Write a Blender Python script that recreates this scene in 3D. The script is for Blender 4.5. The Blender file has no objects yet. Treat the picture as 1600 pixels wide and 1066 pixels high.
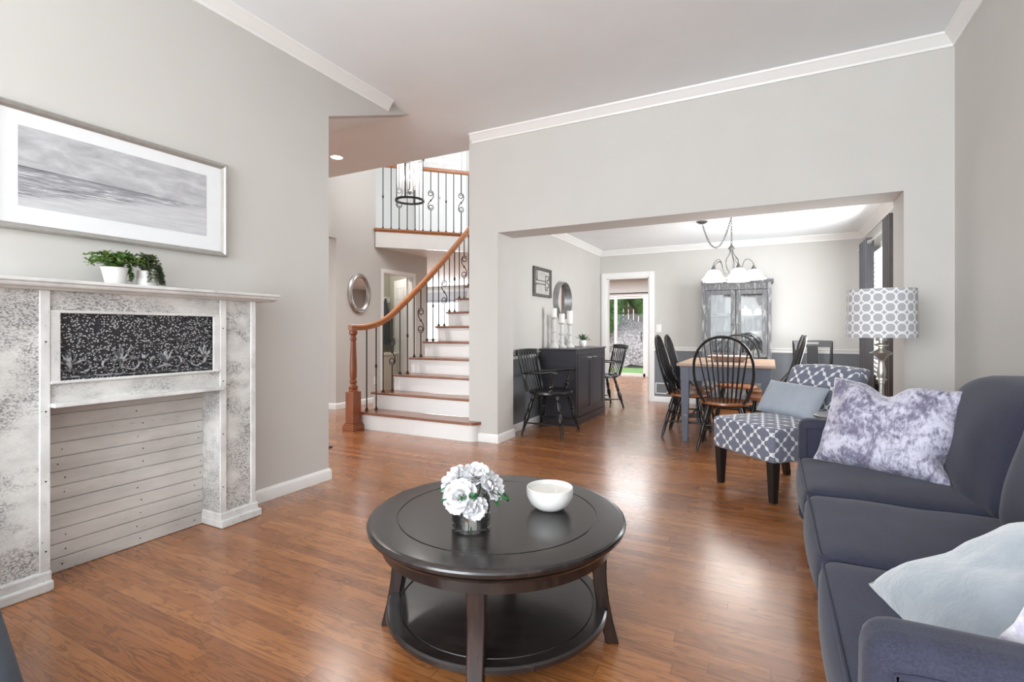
import bpy, bmesh, math, random
from math import sin, cos, pi, radians, sqrt, atan2
from mathutils import Vector, Matrix, noise
random.seed(7)
SC = bpy.context.scene
COL = SC.collection

# ------------------------------------------------------------------ camera, world, lights, exposure
CAM_H = 1.12
YAW = math.atan(405/779.4)
cam_d = bpy.data.cameras.new('camera'); cam = bpy.data.objects.new('camera', cam_d); COL.objects.link(cam)
cam_d.sensor_width = 36; cam_d.lens = 36*779.4/1600; cam_d.shift_y = -17/1600
cam_d.clip_start = 0.02; cam_d.clip_end = 200
cam.location = (0, 0, CAM_H); cam.rotation_euler = (pi/2, 0, YAW)
SC.camera = cam
SC.view_settings.view_transform = 'Standard'; SC.view_settings.look = 'None'
SC.view_settings.gamma = 1; SC.view_settings.exposure = 1.36
SC.view_settings.use_curve_mapping = False
w = bpy.data.worlds.new('World'); SC.world = w; w.use_nodes = True
bg = w.node_tree.nodes['Background']; bg.inputs[0].default_value = (0.88, 0.945, 1.0, 1); bg.inputs[1].default_value = 1.6

def area(name, loc, rot, sx, sy, power, col=(1, 1, 1)):
    l = bpy.data.lights.new(name, 'AREA'); l.shape = 'RECTANGLE'; l.size = sx; l.size_y = sy
    l.energy = power; l.color = col
    o = bpy.data.objects.new(name, l); COL.objects.link(o); o.location = loc; o.rotation_euler = rot
    return o
def point(name, loc, power, rad=0.05, col=(1, 0.96, 0.92)):
    l = bpy.data.lights.new(name, 'POINT'); l.energy = power; l.shadow_soft_size = rad; l.color = col
    o = bpy.data.objects.new(name, l); COL.objects.link(o); o.location = loc
    return o
# daylight: living room windows behind the camera, dining and breakfast windows; the rest is added fill
area('window_light_living', (-1.35, -3.1, 1.6), (radians(-90), 0, 0), 2.6, 2.2, 115, (0.90, 0.96, 1)).rotation_euler = (radians(132), 0, radians(-30))
area('window_light_dining', (0.9, 6.2, 1.35), (0, radians(90), 0), 1.5, 1.3, 34, (.92, 0.965, 1))
area('fill_light_foyer', (-2.75, 5.9, 4.5), (0, radians(62), 0), 1.6, 1.6, 22, (.97, 0.99, 1))  # added area lamp, no window here; brightens the foyer walls
area('fill_light_hall', (-4.6, 8.9, 5.0), (0, 0, 0), 1.5, 1.5, 5, (.95, 0.98, 1))  # added overhead lamp for the upper hall, not a window
area('fill_light_kitchen', (-3.2, 10.3, 2.35), (0, 0, 0), 2.4, 2.4, 56, (.93, 0.97, 1))  # added panel under the ceiling, stands in for daylight from the slider
area('window_light_breakfast', (-8.7, 12.13, 1.5), (radians(-97), 0, 0), 1.6, 1.1, 60, (.93, 0.97, 1))

# ------------------------------------------------------------------ tagging helpers
def tag(o, label=None, cat=None, group=None, kind=None):
    if label: o['label'] = label
    if cat: o['category'] = cat
    if group: o['group'] = group
    if kind: o['kind'] = kind
    return o
def thing(name, label, cat, loc=(0, 0, 0), rz=0, group=None):
    o = bpy.data.objects.new(name, None); COL.objects.link(o)
    o.empty_display_size = 0.05
    o.location = loc; o.rotation_euler = (0, 0, rz)
    return tag(o, label, cat, group)
def dup(root, loc=None, rz=None, label=None, group=None, parent=None):
    c = root.copy(); COL.objects.link(c)
    if parent is not None: c.parent = parent
    if loc is not None: c.location = loc
    if rz is not None: c.rotation_euler = (0, 0, rz)
    if label: c['label'] = label
    if group: c['group'] = group
    for ch in list(root.children):
        dup(ch, parent=c)
    return c

# ------------------------------------------------------------------ mesh builder
class B:
    def __init__(s): s.v = []; s.f = []
    def add(s, vs, fs, M=None):
        o = len(s.v)
        s.v += [tuple(M @ Vector(p)) if M is not None else tuple(p) for p in vs]
        s.f += [tuple(i+o for i in f) for f in fs]
        return s
    def box(s, x0, x1, y0, y1, z0, z1, M=None):
        if x0 > x1: x0, x1 = x1, x0
        if y0 > y1: y0, y1 = y1, y0
        if z0 > z1: z0, z1 = z1, z0
        vs = [(x, y, z) for z in (z0, z1) for y in (y0, y1) for x in (x0, x1)]
        return s.add(vs, [(0, 2, 3, 1), (4, 5, 7, 6), (0, 1, 5, 4), (2, 6, 7, 3), (0, 4, 6, 2), (1, 3, 7, 5)], M)
    def prism(s, poly, vec, M=None):
        # polygon (3d points) extruded along vec
        n = len(poly); vec = Vector(vec)
        vs = [tuple(Vector(p)) for p in poly]+[tuple(Vector(p)+vec) for p in poly]
        fs = [tuple(range(n-1, -1, -1)), tuple(range(n, 2*n))]
        fs += [(i, (i+1) % n, n+(i+1) % n, n+i) for i in range(n)]
        return s.add(vs, fs, M)
    def lathe(s, prof, c=(0, 0, 0), n=24, M=None, cap=True, closed=False):
        m = len(prof); vs = []
        for (r, z) in prof:
            for k in range(n):
                a = 2*pi*k/n; vs.append((c[0]+r*cos(a), c[1]+r*sin(a), c[2]+z))
        fs = []
        for i in range(m-1 if not closed else m):
            j = (i+1) % m
            for k in range(n):
                l = (k+1) % n; fs.append((i*n+k, i*n+l, j*n+l, j*n+k))
        if cap and not closed:
            fs.append(tuple(range(n-1, -1, -1))); fs.append(tuple((m-1)*n+k for k in range(n)))
        return s.add(vs, fs, M)
    def tube(s, pts, r, n=8, closed=False, cap=True, M=None, flat=1.0):
        pts = [Vector(p) for p in pts]; m = len(pts)
        rs = r if isinstance(r, (list, tuple)) else [r]*m
        vs = []; up = None
        for i, p in enumerate(pts):
            if closed: t = pts[(i+1) % m]-pts[i-1]
            else: t = pts[min(i+1, m-1)]-pts[max(i-1, 0)]
            if t.length < 1e-9: t = Vector((0, 0, 1))
            t.normalize()
            if up is None:
                up = Vector((0, 0, 1)) if abs(t.z) < 0.9 else Vector((1, 0, 0))
            a = up-t*up.dot(t)
            if a.length < 1e-6: a = Vector((1, 0, 0))-t*t.x
            a.normalize(); b = t.cross(a); up = a
            for k in range(n):
                q = 2*pi*k/n; vs.append(tuple(p+a*rs[i]*cos(q)*flat+b*rs[i]*sin(q)))
        fs = []
        for i in range(m if closed else m-1):
            j = (i+1) % m
            for k in range(n):
                l = (k+1) % n; fs.append((i*n+k, j*n+k, j*n+l, i*n+l))
        if cap and not closed:
            fs.append(tuple(range(n))); fs.append(tuple((m-1)*n+k for k in range(n-1, -1, -1)))
        return s.add(vs, fs, M)
    def grid(s, P, closed_u=False, closed_v=False, M=None):
        m = len(P); n = len(P[0]); vs = [tuple(p) for row in P for p in row]; fs = []
        for i in range(m if closed_u else m-1):
            for j in range(n if closed_v else n-1):
                a = i*n+j; b = ((i+1) % m)*n+j; c = ((i+1) % m)*n+(j+1) % n; d = i*n+(j+1) % n
                fs.append((a, b, c, d))
        return s.add(vs, fs, M)
    def softbox(s, x0, x1, y0, y1, z0, z1, r, puff=(0, 0, 0), n=8, disp=None, M=None):
        h = Vector(((x1-x0)/2, (y1-y0)/2, (z1-z0)/2)); c = Vector(((x1+x0)/2, (y1+y0)/2, (z1+z0)/2))
        def axis(hh):
            e = max(0.0, 1-r/hh); L = [-1, -1+(1-e)*.25, -1+(1-e)*.55, -e]
            L += [-e+2*e*i/n for i in range(1, n)]+[e, 1-(1-e)*.55, 1-(1-e)*.25, 1]
            return L
        A = [axis(h.x), axis(h.y), axis(h.z)]; idx = {}; vs = []; fs = []
        def vert(p):
            k = (round(p[0], 5), round(p[1], 5), round(p[2], 5))
            if k in idx: return idx[k]
            q = Vector((p[0]*h.x, p[1]*h.y, p[2]*h.z)); inn = Vector([max(-(h[i]-r), min(h[i]-r, q[i])) for i in range(3)])
            d = q-inn
            if d.length > 1e-9: q = inn+d.normalized()*r
            u = [max(-1, min(1, q[i]/h[i])) for i in range(3)]
            q = q+Vector((u[0]*puff[0]*(1-u[1]**2)*(1-u[2]**2), u[1]*puff[1]*(1-u[0]**2)*(1-u[2]**2), u[2]*puff[2]*(1-u[0]**4)*(1-u[1]**4)))
            q = q+c
            if disp: q = disp(q, u)
            idx[k] = len(vs); vs.append(tuple(q)); return idx[k]
        for ax in range(3):
            b, d = (ax+1) % 3, (ax+2) % 3
            for sg in (-1, 1):
                for i in range(len(A[b])-1):
                    for j in range(len(A[d])-1):
                        q = []
                        for (ii, jj) in ((i, j), (i+1, j), (i+1, j+1), (i, j+1)):
                            p = [0, 0, 0]; p[ax] = sg; p[b] = A[b][ii]; p[d] = A[d][jj]; q.append(vert(p))
                        fs.append(tuple(q) if sg > 0 else tuple(q[::-1]))
        return s.add(vs, fs, M)
    def build(s, name, m, parent=None, smooth=True, bevel=0, angle=38, uv=None, kind=None, label=None, subd=0, recalc=True, solid=0):
        me = bpy.data.meshes.new(name); me.from_pydata(s.v, [], s.f)
        bm = bmesh.new(); bm.from_mesh(me)
        if recalc: bmesh.ops.recalc_face_normals(bm, faces=bm.faces)
        if smooth:
            for f in bm.faces: f.smooth = True
            for e in bm.edges:
                if len(e.link_faces) == 2 and e.calc_face_angle(0) > radians(angle): e.smooth = False
        if uv:
            L = bm.loops.layers.uv.new('UVMap')
            for f in bm.faces:
                nn = f.normal; a = max(range(3), key=lambda i: abs(nn[i]))
                for l in f.loops:
                    c = l.vert.co
                    if uv == 'xy': l[L].uv = (c.x, c.y)
                    elif uv == 'cyl':
                        l[L].uv = (atan2(c.y, c.x)/(2*pi), c.z)
                    elif a == 0: l[L].uv = (c.y, c.z)
                    elif a == 1: l[L].uv = (c.x, c.z)
                    else: l[L].uv = (c.x, c.y)
            if uv == 'cyl':
                for f in bm.faces:
                    us = [l[L].uv.x for l in f.loops]
                    if max(us)-min(us) > .5:
                        for l in f.loops:
                            if l[L].uv.x < 0: l[L].uv.x += 1
        bm.to_mesh(me); bm.free()
        if m is not None: me.materials.append(m)
        o = bpy.data.objects.new(name, me); COL.objects.link(o)
        if parent is not None: o.parent = parent
        if bevel:
            b = o.modifiers.new('bevel', 'BEVEL'); b.width = bevel; b.segments = 2; b.limit_method = 'ANGLE'; b.angle_limit = radians(40)
            b.harden_normals = False
        if subd:
            q = o.modifiers.new('subd', 'SUBSURF'); q.levels = subd; q.render_levels = subd
        if solid:
            q = o.modifiers.new('solid', 'SOLIDIFY'); q.thickness = solid; q.offset = 0
        if kind: o['kind'] = kind
        if label: o['label'] = label
        return o
def struct(name, b, m, **k):
    if 'smooth' not in k: k['smooth'] = False
    return b.build(name, m, kind='structure', **k)

# ------------------------------------------------------------------ shader helpers
class V:
    def __init__(s, nt, sock): s.nt = nt; s.k = sock
    def _op(s, op, *a):
        n = s.nt.nodes.new('ShaderNodeMath'); n.operation = op
        for i, x in enumerate((s,)+a):
            if isinstance(x, V): s.nt.links.new(x.k, n.inputs[i])
            else: n.inputs[i].default_value = float(x)
        return V(s.nt, n.outputs[0])
    def __add__(s, o): return s._op('ADD', o)
    def __radd__(s, o): return s._op('ADD', o)
    def __sub__(s, o): return s._op('SUBTRACT', o)
    def __rsub__(s, o): return (s*-1)+o
    def __mul__(s, o): return s._op('MULTIPLY', o)
    def __rmul__(s, o): return s._op('MULTIPLY', o)
    def __truediv__(s, o): return s._op('DIVIDE', o)
    def abs(s): return s._op('ABSOLUTE')
    def frac(s): return s._op('FRACT')
    def floor(s): return s._op('FLOOR')
    def sqrt(s): return s._op('SQRT')
    def sin(s): return s._op('SINE')
    def pow(s, e): return s._op('POWER', e)
    def min(s, o): return s._op('MINIMUM', o)
    def max(s, o): return s._op('MAXIMUM', o)
    def lt(s, o): return s._op('LESS_THAN', o)
    def gt(s, o): return s._op('GREATER_THAN', o)
    def step(s, a, b):
        n = s.nt.nodes.new('ShaderNodeMapRange'); n.inputs[1].default_value = a; n.inputs[2].default_value = b
        n.interpolation_type = 'SMOOTHSTEP' if b > a else 'LINEAR'
        s.nt.links.new(s.k, n.inputs[0]); return V(s.nt, n.outputs[0])
class Mat:
    def __init__(s, name):
        s.m = bpy.data.materials.new(name); s.m.use_nodes = True; s.nt = s.m.node_tree
        s.p = s.nt.nodes['Principled BSDF']; s.cache = {}
    def coord(s, kind='Object'):
        if kind not in s.cache:
            n = s.nt.nodes.new('ShaderNodeTexCoord'); s.cache[kind] = n.outputs[kind]
        return s.cache[kind]
    def xyz(s, kind='Object'):
        n = s.nt.nodes.new('ShaderNodeSeparateXYZ'); s.nt.links.new(s.coord(kind), n.inputs[0])
        return [V(s.nt, n.outputs[i]) for i in range(3)]
    def vec(s, x, y, z=0):
        n = s.nt.nodes.new('ShaderNodeCombineXYZ')
        for i, a in enumerate((x, y, z)):
            if isinstance(a, V): s.nt.links.new(a.k, n.inputs[i])
            else: n.inputs[i].default_value = a
        return n.outputs[0]
    def noise(s, scale=5, detail=4, rough=.5, vec=None, dist=0, kind='Object'):
        n = s.nt.nodes.new('ShaderNodeTexNoise'); n.inputs['Scale'].default_value = scale; n.inputs['Detail'].default_value = detail
        n.inputs['Roughness'].default_value = rough; n.inputs['Distortion'].default_value = dist
        s.nt.links.new(vec if vec is not None else s.coord(kind), n.inputs['Vector'])
        return V(s.nt, n.outputs['Fac'])
    def voro(s, scale=5, vec=None, feature='F1', out='Distance'):
        n = s.nt.nodes.new('ShaderNodeTexVoronoi'); n.feature = feature; n.inputs['Scale'].default_value = scale
        s.nt.links.new(vec if vec is not None else s.coord(), n.inputs['Vector'])
        return V(s.nt, n.outputs[out])
    def map(s, scale, kind='Object', loc=(0, 0, 0), rot=(0, 0, 0)):
        n = s.nt.nodes.new('ShaderNodeMapping'); n.inputs['Scale'].default_value = scale; n.inputs['Location'].default_value = loc
        n.inputs['Rotation'].default_value = rot
        s.nt.links.new(s.coord(kind), n.inputs[0]); return n.outputs[0]
    def ramp(s, f, stops):
        n = s.nt.nodes.new('ShaderNodeValToRGB'); cr = n.color_ramp
        while len(cr.elements) < len(stops): cr.elements.new(.5)
        for e, (p, c) in zip(cr.elements, stops): e.position = p; e.color = (*c, 1)
        s.nt.links.new(f.k, n.inputs[0]); return n.outputs[0]
    def mix(s, f, a, b, mode='MIX'):
        n = s.nt.nodes.new('ShaderNodeMix'); n.data_type = 'RGBA'; n.blend_type = mode
        if isinstance(f, V): s.nt.links.new(f.k, n.inputs[0])
        else: n.inputs[0].default_value = f
        for i, c in ((6, a), (7, b)):
            if isinstance(c, (tuple, list)): n.inputs[i].default_value = (*c, 1)
            else: s.nt.links.new(c, n.inputs[i])
        return n.outputs[2]
    def set(s, **k):
        for a, b in k.items():
            inp = s.p.inputs[a.replace('_', ' ')]
            if isinstance(b, V): s.nt.links.new(b.k, inp)
            elif isinstance(b, bpy.types.NodeSocket): s.nt.links.new(b, inp)
            elif isinstance(b, (tuple, list)): inp.default_value = (*b, 1) if len(b) == 3 else b
            else: inp.default_value = b
        return s
    def bump(s, h, strength=.3, dist=.01):
        n = s.nt.nodes.new('ShaderNodeBump'); n.inputs['Strength'].default_value = strength; n.inputs['Distance'].default_value = dist
        s.nt.links.new(h.k, n.inputs['Height']); s.nt.links.new(n.outputs[0], s.p.inputs['Normal']); return s
def simple(name, col, rough=.5, metal=0, var=0.0, scale=20, bump=0, **k):
    M = Mat(name)
    if var:
        f = M.noise(scale, 4)
        c = M.mix(f.step(.3, .7), tuple(x*(1-var) for x in col), tuple(min(1, x*(1+var)) for x in col))
        M.set(Base_Color=c)
    else: M.set(Base_Color=col)
    M.set(Roughness=rough, Metallic=metal, **k)
    if bump: M.bump(M.noise(scale*4, 3), bump, .003)
    return M.m
MT = {}
MT['wall'] = simple('wall_paint', (.575, .555, .525), .75, var=.012, scale=3, bump=.05)
MT['ceil'] = simple('ceiling_paint', (.84, .87, .885), .85, var=.01, scale=3)
MT['wallfoyer'] = MT['wall']
MT['white'] = simple('white_trim_paint', (.82, .81, .79), .38, var=.01, scale=6)
MT['gray'] = simple('wainscot_gray_paint', (.17, .18, .195), .6, var=.02, scale=4)
MT['tanwall'] = simple('closet_tan_paint', (.46, .44, .36), .8, var=.02, scale=3)
MT['iron'] = simple('black_iron', (.018, .017, .018), .42, metal=.35, var=.15, scale=40)
MT['nickel'] = simple('brushed_nickel', (.72, .70, .66), .36, metal=1, var=.05, scale=60)
MT['silver'] = simple('antique_silver', (.46, .45, .43), .32, metal=.9, var=.25, scale=12)
MT['pewter'] = simple('pewter_metal', (.16, .155, .15), .42, metal=.8, var=.2, scale=30)
MT['gframe'] = simple('champagne_frame', (.42, .40, .37), .38, metal=.55, var=.06, scale=30)
MT['mat'] = simple('picture_mat_board', (.78, .79, .80), .7, var=.01)
MT['mirror'] = simple('mirror_glass', (.9, .91, .92), .02, metal=1)
MT['blackwood'] = None
def glass(name, col=(1, 1, 1), rough=0.0, ior=1.45):
    M = Mat(name); M.set(Base_Color=col, Roughness=rough, Transmission_Weight=1.0, IOR=ior); return M.m
MT['glass'] = glass('clear_glass', (.95, .99, .98))
def pane(name, t=.86):
    M = Mat(name); nt = M.nt
    g = nt.nodes.new('ShaderNodeBsdfGlossy'); g.inputs['Roughness'].default_value = .01
    tr = nt.nodes.new('ShaderNodeBsdfTransparent'); tr.inputs[0].default_value = (.97, .98, .98, 1)
    fr = nt.nodes.new('ShaderNodeFresnel'); fr.inputs[0].default_value = 1.5
    mr = nt.nodes.new('ShaderNodeMath'); mr.operation = 'MULTIPLY_ADD'; mr.inputs[1].default_value = .8; mr.inputs[2].default_value = 0
    nt.links.new(fr.outputs[0], mr.inputs[0])
    mx = nt.nodes.new('ShaderNodeMixShader'); nt.links.new(mr.outputs[0], mx.inputs[0])
    nt.links.new(tr.outputs[0], mx.inputs[1]); nt.links.new(g.outputs[0], mx.inputs[2])
    nt.links.new(mx.outputs[0], nt.nodes['Material Output'].inputs[0]); return M.m
MT['pane'] = pane('window_pane_glass')
MT['vglass'] = pane('vase_glass')

# oak floor
M = Mat('oak_strip_floor'); x, y, z = M.xyz()
row = (y/.062).floor()
rr = ((row*12.9898).sin()*43758.5453).frac()
bx = x/1.15+rr*7.3
pl = bx.floor()
pid = (((pl*78.233)+(row*37.719)).sin()*9537.123).frac()
pid2 = (((pl*21.17)+(row*91.7)).sin()*3571.77).frac()
gv = M.vec(x*1.1+pid*31, y*13+pid2*17, pid*9)
g1 = M.noise(1.6, 3, .55, gv, 1.6)
rings = ((g1*34).sin()*.5+.5)
fine = M.noise(1.0, 5, .6, M.vec(x*6+pid*5, y*190, 0))
f = (rings.step(.60, .97)*.62)+(fine.step(.45, .70)*.38)
base = M.ramp(pid, [(0, (.27, .090, .024)), (.35, (.34, .121, .033)), (.7, (.40, .150, .044)), (1, (.47, .19, .060))])
dark = M.mix(1.0, base, (.28, .20, .17), 'MULTIPLY')
colr = M.mix(f*.85, base, dark)
gy = (y/.062).frac(); gx = bx.frac()
gap = ((gy-.5).abs().gt(.483)).max((gx-.5).abs().gt(.4988))
colr = M.mix(gap*.75, colr, (.07, .025, .012))
big = M.noise(.7, 2)
colr = M.mix(big.step(.3, .7)*.25, colr, (.40, .17, .08), 'MIX')
M.set(Base_Color=colr, Roughness=M.noise(2.5, 3)*.12+.21, Specular_IOR_Level=.55)
M.set(Coat_Weight=.5, Coat_Roughness=.2)
M.bump(gap*-1+f*-.25, .18, .002)
MT['floor'] = M.m
# red oak rail / newel / treads
def wood(name, c1, c2, axis=0, rough=.3, sc=1.0):
    M = Mat(name); s = [14*sc, 14*sc, 14*sc]; s[axis] = 1.2*sc
    f = M.noise(1.6, 4, .6, M.map(tuple(s)), 1.2)
    r = (f*30).sin()*.5+.5
    c = M.mix(r*.6+M.noise(9, 3, .6, M.map(tuple(s)))*.4, c1, c2)
    M.set(Base_Color=c, Roughness=rough, Coat_Weight=.2, Coat_Roughness=.15); return M.m
MT['oakrail'] = wood('oak_handrail', (.50, .20, .075), (.34, .115, .04), 1, .3)
MT['oaknewel'] = wood('oak_newel', (.36, .105, .032), (.23, .060, .02), 2, .32)
MT['oaktread'] = wood('oak_tread', (.30, .12, .06), (.18, .065, .032), 0, .24)
MT['oakseat'] = wood('oak_seat', (.43, .165, .06), (.27, .09, .035), 1, .3)
MT['tabletop'] = wood('worn_pine_top', (.46, .30, .20), (.30, .18, .115), 0, .4)
# worn black/dark paints
def worn(name, c, edge, amt=.62, rough=.45, sc=12, stretch=(1, 1, 1), metal=0):
    M = Mat(name)
    f = M.noise(sc, 6, .7, M.map(stretch))
    M.set(Base_Color=M.mix(f.step(amt, amt+.12), c, edge), Roughness=rough, Metallic=metal); M.bump(M.noise(sc*3, 3, .5, M.map(stretch)), .12, .004); return M.m
MT['blackpaint'] = worn('black_satin_paint', (.012, .011, .011), (.05, .045, .04), .66, .3)
MT['cabpaint'] = worn('distressed_charcoal_paint', (.032, .030, .037), (.14, .13, .135), .60, .33, 9, (1, 1, 3))
MT['hutchpaint'] = worn('distressed_gray_paint', (.095, .095, .10), (.27, .265, .26), .50, .5, 7, (5, 5, 1))
MT['tablepaint'] = worn('distressed_slate_paint', (.11, .125, .16), (.34, .35, .38), .60, .55, 9, (1, 1, 1))
MT['stick'] = worn('whitewashed_turned_wood', (.60, .59, .57), (.33, .32, .31), .60, .6, 14, (1, 1, 5))
MT['frame2'] = worn('weathered_gray_frame', (.10, .095, .09), (.30, .28, .26), .58, .5, 14)
MT['legblack'] = simple('espresso_leg', (.012, .009, .008), .35)
# espresso coffee table
M = Mat('espresso_wood'); f = M.noise(2.2, 5, .65, M.map((3, 34, 3)))
M.set(Base_Color=M.mix(f.step(.4, .7), (.012, .0095, .0095), (.030, .022, .020)), Roughness=M.noise(3, 2)*.1+.2, Coat_Weight=.25, Coat_Roughness=.15)
M.bump(f, .10, .002); MT['espresso'] = M.m
M = Mat('espresso_leg_wood'); f = M.noise(2.2, 5, .65, M.map((30, 30, 2)))
M.set(Base_Color=M.mix(f.step(.4, .7), (.012, .007, .006), (.040, .016, .012)), Roughness=.28); MT['esleg'] = M.m
# whitewashed mantel wood
def wash(name, stretch, dens=.5, sc=8, white=(.70, .685, .66), dk=(.13, .12, .125)):
    M = Mat(name)
    patch = M.noise(5.5, 3, .6, M.map(tuple(.25+.75*q/max(stretch) for q in stretch)))
    fleck = M.noise(sc*13, 4, .75, M.map(stretch))
    streak = M.noise(sc*.8, 4, .6, M.map(stretch))
    m = (fleck.step(dens, dens+.1))*(patch.step(.42, .60)*.9+.1)+patch.step(.44, .66)*.16
    c = M.mix(streak.step(.35, .7), white, tuple(q*.78 for q in white))
    c = M.mix(m*.75, c, dk)
    chip = M.noise(17, 3, .6).gt(.735)
    c = M.mix(chip*.7, c, (.22, .14, .09))
    M.set(Base_Color=c, Roughness=.7); M.bump(fleck*.5+m*-1, .3, .004); return M.m
MT['washV'] = wash('whitewashed_board_vertical', (1, 1.0, 1.5), .47)
MT['washH'] = wash('whitewashed_board_horizontal', (2, .7, 1.6), .48)
MT['washT'] = wash('whitewashed_trim', (1, 1, 1), .60, 6, (.76, .75, .73))
MT['washP'] = wash('whitewashed_slat_panel', (1, .3, 1.5), .60, 6, (.66, .63, .60), (.2, .18, .17))
# pressed tin
M = Mat('black_pressed_tin'); v = M.voro(104, M.map((1, 1, 1)))
hi = v.lt(.37)*M.noise(26, 2).gt(.36)
M.set(Base_Color=M.mix(hi, (.018, .018, .022), (.42, .42, .43)), Roughness=.42, Metallic=.2); M.bump(v*-1, .8, .006); MT['tin'] = M.m
M = Mat('worn_tin_relief'); hi = M.noise(40, 4).gt(.5)
M.set(Base_Color=M.mix(hi*.8+.1, (.05, .05, .055), (.36, .36, .37)), Roughness=.42, Metallic=.2); MT['tinr'] = M.m
# fabrics
def fabric(name, c, var=.15, sc=250, rough=.95, sheen=.4, blotch=.12):
    M = Mat(name)
    f = M.noise(sc, 2, .6, M.map((1, 1, 1))); b = M.noise(7, 4, .6, M.map((2.5, 1, 1)))
    cc = M.mix(f.step(.3, .7), tuple(q*(1-var) for q in c), tuple(q*(1+var) for q in c))
    cc = M.mix(b.step(.35, .7)*blotch*3, cc, tuple(min(1, q*1.5) for q in c))
    M.set(Base_Color=cc, Roughness=rough, Sheen_Weight=sheen, Sheen_Roughness=.4); M.bump(f, .2, .001); return M.m
MT['sofa'] = fabric('slate_blue_sofa_twill', (.026, .027, .048), .25, 260, .95, .12)
MT['welt'] = fabric('dark_welt_cord', (.022, .024, .045), .1, 200, .9, .1)
MT['ottoman'] = fabric('charcoal_ottoman_fabric', (.020, .025, .038), .2, 260, .95, .1)
MT['lumbar'] = fabric('pale_blue_gray_velvet', (.33, .36, .41), .06, 300, .9, .25, .06)
MT['curtain'] = fabric('charcoal_curtain_fabric', (.085, .085, .095), .08, 200, .9, .3)
MT['curtaindark'] = fabric('brown_gray_curtain_fabric', (.075, .065, .065), .08, 200, .9, .3)
M = Mat('crushed_velvet_lilac'); f = M.noise(9, 6, .68, M.map((1, 1, 1)), .7); g = M.noise(34, 4, .65, M.map((2.2, 1, 1)), .4)
M.set(Base_Color=M.mix((f*.62+g*.38).step(.41, .60), (.15, .135, .21), (.60, .58, .69)), Roughness=.5, Sheen_Weight=.7, Sheen_Roughness=.3)
M.bump(f+g, .45, .01); MT['velvet'] = M.m
M = Mat('pale_fur_plush'); f = M.noise(60, 5, .7); g = M.noise(5, 4, .6)
M.set(Base_Color=M.mix(g.step(.3, .7), (.25, .285, .33), (.35, .38, .41)), Roughness=.95, Sheen_Weight=.8, Sheen_Roughness=.5); M.bump(f+g, .45, .008); MT['plush'] = M.m
M = Mat('lilac_fuzzy_plush'); f = M.noise(60, 5, .7); g = M.noise(16, 4, .6)
M.set(Base_Color=M.mix(g.step(.4, .6), (.42, .38, .52), (.70, .68, .73)), Roughness=.95, Sheen_Weight=.8); M.bump(f+g, .4, .008); MT['lilacplush'] = M.m
# quatrefoil trellis fabric
def trellis(M, u, v):
    def cell(du):
        a = ((u+du).frac()-.5).abs(); b = ((v+du).frac()-.5).abs(); return a, b
    a1, b1 = cell(0); a2, b2 = cell(.5)
    c = (a1+b1).lt(a2+b2)
    a = a1*c+a2*(1-c); b = b1*c+b2*(1-c)
    d1 = ((a-.27)*(a-.27)+b*b).sqrt(); d2 = (a*a+(b-.27)*(b-.27)).sqrt()
    inside = (d1.min(d2).lt(.146)).max((a+b).lt(.385))
    return inside
M = Mat('quatrefoil_trellis_fabric'); u, v, _ = M.xyz('UV')
ins = trellis(M, u/.128, v/.128)
n = M.noise(200, 2)
M.set(Base_Color=M.mix(ins, (.74, .75, .77), M.mix(n.step(.3, .7), (.135, .147, .20), (.18, .19, .25))), Roughness=.9, Sheen_Weight=.2)
M.bump(n, .15, .001); MT['trellis'] = M.m
# lamp shade rings
M = Mat('ring_pattern_shade'); u, v, _ = M.xyz('UV')
u = u*19; v = v*16.3
fx = (u.frac()-.5).abs(); fy = (v.frac()-.5).abs()
r0 = ((fx*fx+fy*fy).sqrt()-.485).abs().lt(.075)
r1 = (((fx-.5)*(fx-.5)+fy*fy).sqrt()).lt(.13); r2 = ((fx*fx+(fy-.5)*(fy-.5)).sqrt()).lt(.13)
ins = r0.max(r1).max(r2)
M.set(Base_Color=M.mix(ins, (.42, .415, .44), (.80, .80, .80)), Roughness=.9); MT['shade'] = M.m
# beach photograph print (uv 0..1)
M = Mat('beach_photo_print'); u, v, _ = M.xyz('UV')
cl = M.noise(2.2, 6, .6, M.vec(u*2.4, v*3.2, 0), .6)
sky = M.ramp(cl, [(.25, (.34, .34, .355)), (.5, (.47, .47, .485)), (.75, (.66, .66, .67))])
wv = M.noise(3.0, 6, .65, M.vec(u*2.2, v*14, 3), 1.0)
sea = M.ramp(wv, [(.3, (.16, .16, .18)), (.5, (.34, .34, .36)), (.62, (.62, .62, .64))])
sand = M.ramp(M.noise(3, 5, .6, M.vec(u*2, v*8, 7)), [(.3, (.50, .50, .52)), (.7, (.62, .62, .64))])
hz = .50-u*.03
isl = v.lt(hz)
shore = .05+u*.36
c = M.mix((v-(shore+wv*.1)).step(-.04, .06), sand, sea)
near = ((v-(hz-.035)).step(-.03, .03))*(1-u*.95)
c = M.mix(near*.8, c, (.10, .10, .115))
M.set(Base_Color=M.mix(isl, sky, c), Roughness=.35); MT['beach'] = M.m
MT['ceramic'] = simple('white_ceramic', (.80, .79, .77), .22, var=.01)
MT['wax'] = simple('cream_wax', (.78, .75, .70), .5, Subsurface_Weight=.1)
MT['candle'] = simple('ivory_candle_wax', (.82, .79, .74), .45)
M = Mat('ribbed_white_pot'); f = M.noise(24, 3, .5); M.set(Base_Color=(.74, .73, .71), Roughness=.4); M.bump(f, .5, .01); MT['pot'] = M.m
def leafm(name, a, b, rough=.5):
    M = Mat(name); f = M.noise(35, 2); M.set(Base_Color=M.mix(f.step(.35, .65), a, b), Roughness=rough); return M.m
MT['leaf'] = leafm('green_trailing_leaf', (.06, .14, .025), (.24, .36, .09))
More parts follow.
